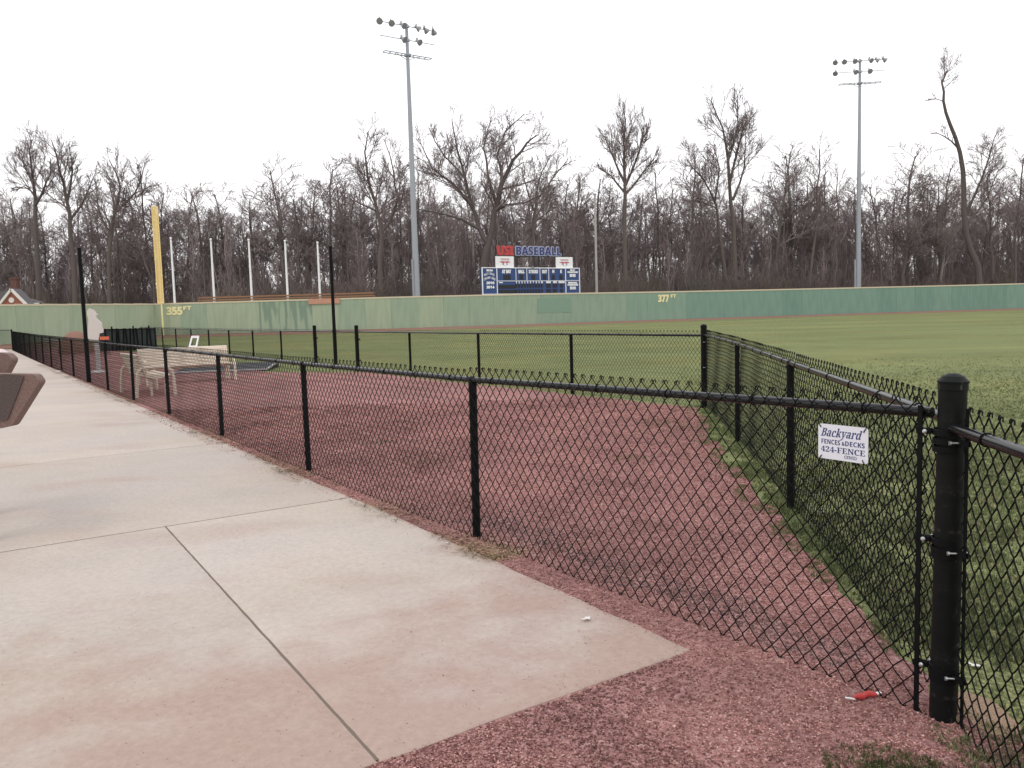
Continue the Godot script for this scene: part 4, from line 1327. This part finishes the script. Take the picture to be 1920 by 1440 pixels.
func rounded(pts: Array, rad: float) -> PackedVector2Array:
	var o := PackedVector2Array()
	var n := pts.size()
	for i in n:
		var p: Vector2 = pts[i]; var a: Vector2 = pts[(i + n - 1) % n]; var b: Vector2 = pts[(i + 1) % n]
		var u := p + (a - p).normalized() * rad; var w := p + (b - p).normalized() * rad
		for k in 6:
			var t := k / 5.0
			o.append(u.lerp(p, t).lerp(p.lerp(w, t), t))
	return o

func build_near_things():
	# company sign wired to the fence
	var c := [on_fence(1532, 793), on_fence(1626, 803), on_fence(1630, 871), on_fence(1537, 858)]
	var ctr: Vector3 = (c[0] + c[1] + c[2] + c[3]) * .25
	var x: Vector3 = ((c[1] - c[0]) + (c[2] - c[3])).normalized()
	var z := -Vector3(FN.x, 0, FN.y)
	var y := z.cross(x).normalized()
	x = y.cross(z).normalized()
	var w: float = ((c[1] - c[0]).length() + (c[2] - c[3]).length()) * .5
	var h: float = ((c[3] - c[0]).length() + (c[2] - c[1]).length()) * .5
	var o := thing("fence_sign", "small white metal sign with blue lettering wired to the chain link", "sign")
	o.transform = Transform3D(Basis(x, y, z), ctr)
	var b := MB.new()
	var hw := w / 2; var hh := h / 2
	b.slab(rounded([Vector2(-hw, -hh), Vector2(hw, -hh), Vector2(hw, hh), Vector2(-hw, hh)], w * .06), -.001, .0012)
	part("plate", b.mesh(), mat(.74, .76, .83, .4), o)
	var put := func(s: String, px: float, py: float, cap: float, width: float, font: Font, sh: float):
		part("lettering", text_mesh(s, cap * h, font, .0006, width * w, sh), M.navy, o, Vector3(px * w, py * h, .0016))
	put.call("Backyard", -.03, .24, .33, .8, serifb, .32)
	put.call("FENCES", -.24, .0, .14, .38, sansb, 0.0)
	put.call("&", .015, -.015, .1, .06, sansb, 0.0)
	put.call("DECKS", .245, -.0, .14, .38, sansb, 0.0)
	put.call("424-FENCE", .0, -.215, .16, .88, serifb, 0.0)
	put.call("(3362)", .16, -.385, .11, .24, serifb, 0.0)
	for q in [[-.46, .45], [.44, .42], [-.45, -.46], [.42, -.45]]:
		b = MB.new()
		b.tube(PackedVector3Array([Vector3(q[0] * w - .006 * signf(q[0]), q[1] * h - .008 * signf(q[1]), .0), Vector3(q[0] * w - .004 * signf(q[0]), q[1] * h - .005 * signf(q[1]), .005), Vector3(q[0] * w + .004 * signf(q[0]), q[1] * h + .009 * signf(q[1]), .004), Vector3(q[0] * w + .008 * signf(q[0]), q[1] * h + .016 * signf(q[1]), -.006)]), PackedFloat32Array([.002, .002, .002, .002]), 6)
		part("tie_wire", b.mesh(), M.wire, o)
	# brown bench reaching in from the side
	var zf := -6.0
	var pp := func(u: float, v: float, d: float): var p := cam_point(u, v, d); return Vector2(p.x, p.y)
	o = thing("brown_bench", "brown moulded bench with rounded slanting end panels on the concrete path", "bench", Vector3.ZERO)
	var brown := StandardMaterial3D.new()
	brown.albedo_texture = noise_tex(.05, [[.2, .14, .085, .07], [.5, .175, .11, .092], [.8, .2, .13, .11]], 256, 71)
	brown.uv1_triplanar = true; brown.uv1_scale = Vector3(3, 3, 3); brown.roughness = .75
	var brown2 := StandardMaterial3D.new()
	brown2.albedo_texture = noise_tex(.09, [[.2, .06, .045, .042], [.5, .085, .06, .057], [.8, .105, .078, .072]], 256, 72)
	brown2.uv1_triplanar = true; brown2.uv1_scale = Vector3(3, 3, 3); brown2.roughness = .85
	b = MB.new()
	b.slab(rounded([pp.call(-34, 700, 6.0), pp.call(64, 702, 6.0), pp.call(74, 716, 6.0), pp.call(22, 799, 6.0), pp.call(-88, 822, 6.0)], .022), -.09, 0.0)
	var ep := part("end_panel", b.mesh(), brown, o, Vector3(0, 0, zf))
	b = MB.new()
	b.slab(rounded([pp.call(-40, 708, 6.0), pp.call(12, 701.5, 6.0), pp.call(47, 704, 6.0), pp.call(15, 788, 6.0), pp.call(-78, 788, 6.0)], .02), -.02, .01)  # raised slab in darker brown: the plank face's shade put into its colour
	part("shaded_face_panel", b.mesh(), brown2, ep)
	b = MB.new()
	b.slab(rounded([pp.call(-50, 660, 6.9), pp.call(12, 662, 6.9), pp.call(24, 674, 6.9), pp.call(-22, 760, 6.9), pp.call(-80, 770, 6.9)], .03), -.09, 0)
	part("end_panel", b.mesh(), brown, o, Vector3(0, 0, -6.9))
	# planks and legs between and below the two end panels
	for q in [[-42, 752], [-58, 775], [-52, 720]]:
		var a2: Vector2 = pp.call(q[0], q[1], 6.0); var b2: Vector2 = pp.call(q[0], q[1] - 28, 6.9)
		b = MB.new(); b.bar(Vector3(a2.x, a2.y, -6.03), Vector3(b2.x, b2.y, -6.93), .13, .05)
		part("seat_plank", b.mesh(), brown, o)
	for q in [[-84, 800, 6.0], [-78, 750, 6.9]]:
		var a2: Vector2 = pp.call(q[0], q[1], q[2])
		b = MB.new(); b.bar(Vector3(a2.x, 0.0, -q[2] - .045), Vector3(a2.x, a2.y, -q[2] - .045), .08, .16, Vector3.RIGHT)
		part("leg", b.mesh(), brown2, o)
		b = MB.new(); b.box(Vector3(a2.x, .045, -q[2] - .045), Vector3(.24, .06, .1))
		part("foot", b.mesh(), brown2, o)
	# litter
	var gq := func(u: float, v: float, up: float):
		var r := cam_point(u, v, 1.0) - Vector3(0, 1.66, 0)
		return Vector3(0, 1.66, 0) + r * ((1.66 - up) / -r.y)
	var rp: Vector3 = gq.call(1622, 1307, .02)
	o = thing("red_wrapper", "crumpled red and white plastic wrapper on the gravel by the corner post", "wrapper", rp, .25)
	b = MB.new()
	var rr := [.004, .013, .015, .011, .014, .012, .003]
	var wp := PackedVector3Array(); var wr := PackedFloat32Array()
	for i in 7:
		wp.append(Vector3(-.055 + i * .0185, .008 + .003 * sin(i * 2.0), .004 * sin(i * 1.3))); wr.append(rr[i])
	b.tube(wp, wr, 7)
	part("wrapper", b.mesh(), M.red, o)
	b = MB.new(); b.box(Vector3(-.075, .008, .004), Vector3(.045, .004, .01), Basis(Vector3.BACK, -.3)); b.box(Vector3(.068, .006, -.004), Vector3(.024, .003, .014), Basis(Vector3.BACK, .2))
	part("twisted_ends", b.mesh(), M.white, o)
	var paper := mat(.7, .68, .64, .8)
	for q in [[1100, 1160, .032, .03, "torn white paper scrap lying on the concrete near its corner"], [838, 1018, .032, .014, "tiny white paper scrap on the concrete beside a fence post"], [1825, 1247, .012, .03, "pale torn scrap lying in the grass behind the corner post"], [90, 696, .2, .12, "white paper scrap far along the concrete path"]]:
		var sp: Vector3 = gq.call(q[0], q[1], q[2])
		if q[0] == 90:
			var far := st(-.75, 30.0); sp = gp(far.x, far.y, .034)
		o = thing("paper_scrap", q[4], "scrap", sp, q[0] * .7, "paper scraps")
		var s: float = q[3]
		b = MB.new()
		b.slab(PackedVector2Array([Vector2(-s, -s * .7), Vector2(-.1 * s, -s), Vector2(.3 * s, -.2 * s), Vector2(s, -.4 * s), Vector2(.7 * s, .5 * s), Vector2(.1 * s, .35 * s), Vector2(-.3 * s, .9 * s), Vector2(-.6 * s, .1 * s)]), 0, .0012, Transform3D(Basis(Vector3.RIGHT, -PI / 2 + .12), Vector3(0, .002, 0)))
		part("sheet", b.mesh(), paper, o)
	# a low patch of yellow sand at the foot of the post
	var sand := StandardMaterial3D.new()
	sand.albedo_texture = noise_tex(.05, [[.2, .22, .14, .09], [.5, .3, .2, .13], [.8, .38, .27, .19]], 256, 81)
	sand.uv1_triplanar = true; sand.uv1_scale = Vector3(6, 6, 6); sand.roughness = 1.0
	var sc: Vector3 = gq.call(1845, 1345, .0)
	b = MB.new()
	var poly := PackedVector2Array()
	for i in 26:
		var a := TAU * i / 26
		poly.append(Vector2(cos(a) * .1, sin(a) * .19) * (1 + .35 * n2(cos(a) * 3, sin(a) * 3, .5)))
	b.slab(poly, -.01, .0165, Transform3D(Basis(Vector3.RIGHT, -PI / 2), sc))
	struct("sand_patch", b.mesh(), sand)

# ---------------------------------------------------------------- gravel, grass, straw
func scatter(called: String, label: String, category: String, mesh: Mesh, m: Material, xf: Array, col: PackedColorArray):
	var mm := MultiMesh.new()
	mm.transform_format = MultiMesh.TRANSFORM_3D; mm.use_colors = true
	mm.mesh = mesh; mm.instance_count = xf.size()
	for i in xf.size():
		mm.set_instance_transform(i, xf[i]); mm.set_instance_color(i, col[i])
	var o := MultiMeshInstance3D.new()
	o.name = numbered(called); o.multimesh = mm; o.material_override = m
	add_child(o)
	tag(o, label, category, "", "stuff")

func tuft_mesh(n: int, h: float, w: float, lean: float, seed_: int) -> ArrayMesh:
	var rng := RandomNumberGenerator.new(); rng.seed = seed_
	var b := MB.new()
	for i in n:
		var a := rng.randf() * TAU
		var o := Vector3(rng.randf_range(-1, 1), 0, rng.randf_range(-1, 1)) * h * .35
		var side := Vector3(cos(a), 0, sin(a)) * w
		var out := Vector3(-sin(a), 0, cos(a)) * lean * h * rng.randf_range(.3, 1.3)
		var hh := h * rng.randf_range(.6, 1.2)
		var m1 := o + Vector3.UP * hh * .6 + out * .4
		var m2 := o + Vector3.UP * hh + out
		var nn := side.cross(Vector3.UP).normalized() + Vector3.UP * .6
		b.quad(o - side, o + side, m1 + side * .8, m1 - side * .8, nn.normalized())
		b.tri(m1 - side * .8, m1 + side * .8, m2, nn.normalized())
	return b.mesh()

func is_gravel(p: Vector2) -> bool:
	var f := p - A
	var t := f.dot(FD); var w := f.dot(FN)
	if w > -.4 and t > -.4: return w < gravel_edge(maxf(t, .05)) and t < 60
	var g := p - PO
	if g.dot(E2) > 0.0 and g.dot(E1) < path_right(g.dot(E2)): return false
	return p.x < A.x + .03 - .149 * (p.y - A.y) and p.y > -4.4

func on_path(p: Vector2) -> bool:
	var g := p - PO
	return g.dot(E2) > 0.0 and g.dot(E1) < path_right(g.dot(E2)) and g.dot(E1) > -6.6

func build_stuff():
	var rng := RandomNumberGenerator.new(); rng.seed = 321
	# brick chips
	var cb := MB.new()
	var vs := [Vector3(1, 0, .1), Vector3(-.9, .1, -.15), Vector3(.1, .55, .05), Vector3(-.05, -.5, 0), Vector3(.15, .1, .75), Vector3(0, -.05, -.8)]
	for f in [[0, 2, 4], [4, 2, 1], [1, 2, 5], [5, 2, 0], [0, 4, 3], [4, 1, 3], [1, 5, 3], [5, 0, 3]]:
		var nn: Vector3 = (vs[f[0]] + vs[f[1]] + vs[f[2]]).normalized()
		cb.tri(vs[f[0]], vs[f[1]], vs[f[2]], nn)
	var xf := []; var col := PackedColorArray()
	var tints := [Vector3(0.408, 0.211, 0.19), Vector3(0.317, 0.153, 0.137), Vector3(0.476, 0.268, 0.243), Vector3(0.226, 0.105, 0.0972), Vector3(0.566, 0.358, 0.322), Vector3(0.363, 0.189, 0.176), Vector3(0.43, 0.232, 0.211), Vector3(0.159, 0.079, 0.0718)]
	var n := 420000
	for i in n:
		var z := -1.6 - 13.5 * pow(rng.randf(), 1.9)
		var x := rng.randf_range(-2.2, 2.6) if z > -4.2 else rng.randf_range(-1.0 + (z + 4.2) * .72, 3.2)
		var p := Vector2(x, z)
		if not is_gravel(p): continue
		var s := rng.randf_range(.0032, .0085) * (1.0 + .6 * maxf(0, -z - 4.0) / 6.0)
		if rng.randf() < .03: s *= 1.5
		var bs := Basis.from_euler(Vector3(rng.randf_range(-.6, .6), rng.randf() * TAU, rng.randf_range(-.6, .6))).scaled(Vector3(s, s * rng.randf_range(.7, 1.1), s))
		xf.append(Transform3D(bs, gp(x, z, .011 + s * rng.randf_range(.05, .55))))
		var t: Vector3 = tints[rng.randi() % 8]
		var k := rng.randf_range(.72, 1.12) * (1.0 + .3 * n2(x, z, .5) + .25 * n2(x, z + 20, 1.6))
		# darker grey-brown chips in a broken band just inside the fence
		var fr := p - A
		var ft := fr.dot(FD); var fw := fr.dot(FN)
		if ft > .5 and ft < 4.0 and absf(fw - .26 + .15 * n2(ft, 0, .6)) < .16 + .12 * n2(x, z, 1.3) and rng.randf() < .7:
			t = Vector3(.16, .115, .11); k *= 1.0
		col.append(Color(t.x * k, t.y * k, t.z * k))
	# stray chips on the concrete
	for i in 2200:
		var s2 := -pow(rng.randf(), 1.6) * 3.2; var t2 := pow(rng.randf(), 2.2) * 4.0
		if rng.randf() < .45:
			s2 = -pow(rng.randf(), 2.5) * 1.2; t2 = rng.randf() * 7.0
		var p := st(s2 + path_right(t2), t2)
		var s := rng.randf_range(.0012, .0036)
		if i < 60: s *= 1.6
		xf.append(Transform3D(Basis.from_euler(Vector3(0, rng.randf() * TAU, 0)).scaled(Vector3(s, s * .8, s)), gp(p.x, p.y, .02 + s * .3)))
		var t: Vector3 = tints[rng.randi() % 8] if rng.randf() < .7 else Vector3(.1, .08, .07)
		col.append(Color(t.x, t.y, t.z))
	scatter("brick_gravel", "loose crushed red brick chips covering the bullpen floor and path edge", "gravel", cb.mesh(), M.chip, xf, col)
	# turf
	var gm := StandardMaterial3D.new()
	gm.vertex_color_use_as_albedo = true; gm.roughness = .8
	gm.backlight_enabled = true; gm.backlight = Color(.12, .16, .05)
	xf = []; col = PackedColorArray()
	for i in 150000:
		var z := -.8 - 23.0 * pow(rng.randf(), 1.8)
		var x := rng.randf_range(1.2, 2.2 + -z * .72)
		var p := Vector2(x, z)
		var edge := A.x - .149 * (z - A.y)
		if x < edge + .1 * n2(z, x, 2.0) - .05: continue
		var f := p - A
		if f.dot(FD) > 0 and is_gravel(p): continue
		# worn ground at the foot of the corner post
		if (p - Vector2(1.95, -3.3)).length() < .42 + .25 * n2(x, z, 3.0) and rng.randf() < .93: continue
		if n2(x, z, .8) < -.38 and rng.randf() < .7: continue
		if z < -7.0 and rng.randf() < (-z - 7.0) / 17.0: continue
		var s := rng.randf_range(.7, 1.35)
		xf.append(Transform3D(Basis(Vector3.UP, rng.randf() * TAU).scaled(Vector3(s, s * rng.randf_range(.7, 1.2), s)), gp(x, z)))
		var k := rng.randf_range(.7, 1.25) * (1 + .3 * n2(x, z, .5))
		var c := Vector3(.195, .235, .105)
		if rng.randf() < .2: c = Vector3(.38, .34, .19)
		elif rng.randf() < .3: c = Vector3(.22, .265, .11)
		col.append(Color(c.x * k, c.y * k, c.z * k))
	# ragged grass strip inside the fence and weeds in the gravel
	for i in 5200:
		var t := 1.2 + 6.6 * rng.randf()
		var w := gravel_edge(t) + rng.randf_range(-.18, .35) * (1.0 + maxf(0, n2(t, 8, .35)))
		if n2(t * 2, w * 2, 1.0) < -.1: continue
		var p := tw(t, w)
		var s := rng.randf_range(.6, 1.2)
		xf.append(Transform3D(Basis(Vector3.UP, rng.randf() * TAU).scaled(Vector3(s, s, s)), gp(p.x, p.y, .005)))
		var k := rng.randf_range(.7, 1.3)
		col.append(Color(.175 * k, .225 * k, .085 * k))
	for q in [[722, 828, .34, 260], [800, 862, .22, 90], [548, 797, .25, 120], [1182, 855, .16, 90], [1275, 800, .4, 300], [1650, 1425, .16, 420], [1725, 1430, .1, 160], [1250, 790, .4, 200]]:
		var r := cam_point(q[0], q[1], 1.0) - Vector3(0, 1.66, 0)
		var c0 := Vector3(0, 1.66, 0) + r * (1.62 / -r.y)
		for i in q[3]:
			var a := rng.randf() * TAU; var d: float = q[2] * pow(rng.randf(), .8)
			var p := Vector2(c0.x + cos(a) * d * 1.3, c0.z + sin(a) * d)
			var s := rng.randf_range(.4, 1.0)
			xf.append(Transform3D(Basis(Vector3.UP, rng.randf() * TAU).scaled(Vector3(s, s, s)), gp(p.x, p.y, .006)))
			var k := rng.randf_range(.7, 1.2)
			col.append(Color(.16 * k, .19 * k, .075 * k) if rng.randf() < .75 else Color(.34 * k, .29 * k, .16 * k))
	scatter("turf", "short green grass blades of the field edge and weeds in the gravel", "grass", tuft_mesh(8, .025, .0018, .9, 3), gm, xf, col)
	# straw and dead grass along the foot of the fence
	xf = []; col = PackedColorArray()
	for i in 3800:
		var t := 2.9 + 34.0 * pow(rng.randf(), 1.7)
		var dens := n2(t, 0, .35) + .25
		if rng.randf() > .3 + dens * 1.4: continue
		var w := -.36 * pow(rng.randf(), .7) + .03 + (.12 * rng.randf() if rng.randf() < .15 else 0.0)
		var p := tw(t, w)
		if on_path(p) and rng.randf() < .6: continue
		var s := rng.randf_range(.6, 1.5) * (1.0 + t * .02)
		xf.append(Transform3D(Basis.from_euler(Vector3(rng.randf_range(-.25, .25), rng.randf() * TAU, rng.randf_range(-.25, .25))).scaled(Vector3(s, s * .14, s)), gp(p.x, p.y, .012 + (.02 if on_path(p) else 0.0))))
		var k := rng.randf_range(.6, 1.2)
		col.append(Color(.58 * k, .41 * k, .24 * k) if rng.randf() < .9 else Color(.24 * k, .19 * k, .1 * k))
	scatter("dead_grass", "tan straw and dead grass along the foot of the path-side fence", "dead grass", tuft_mesh(6, .06, .0013, 1.6, 8), gm, xf, col)
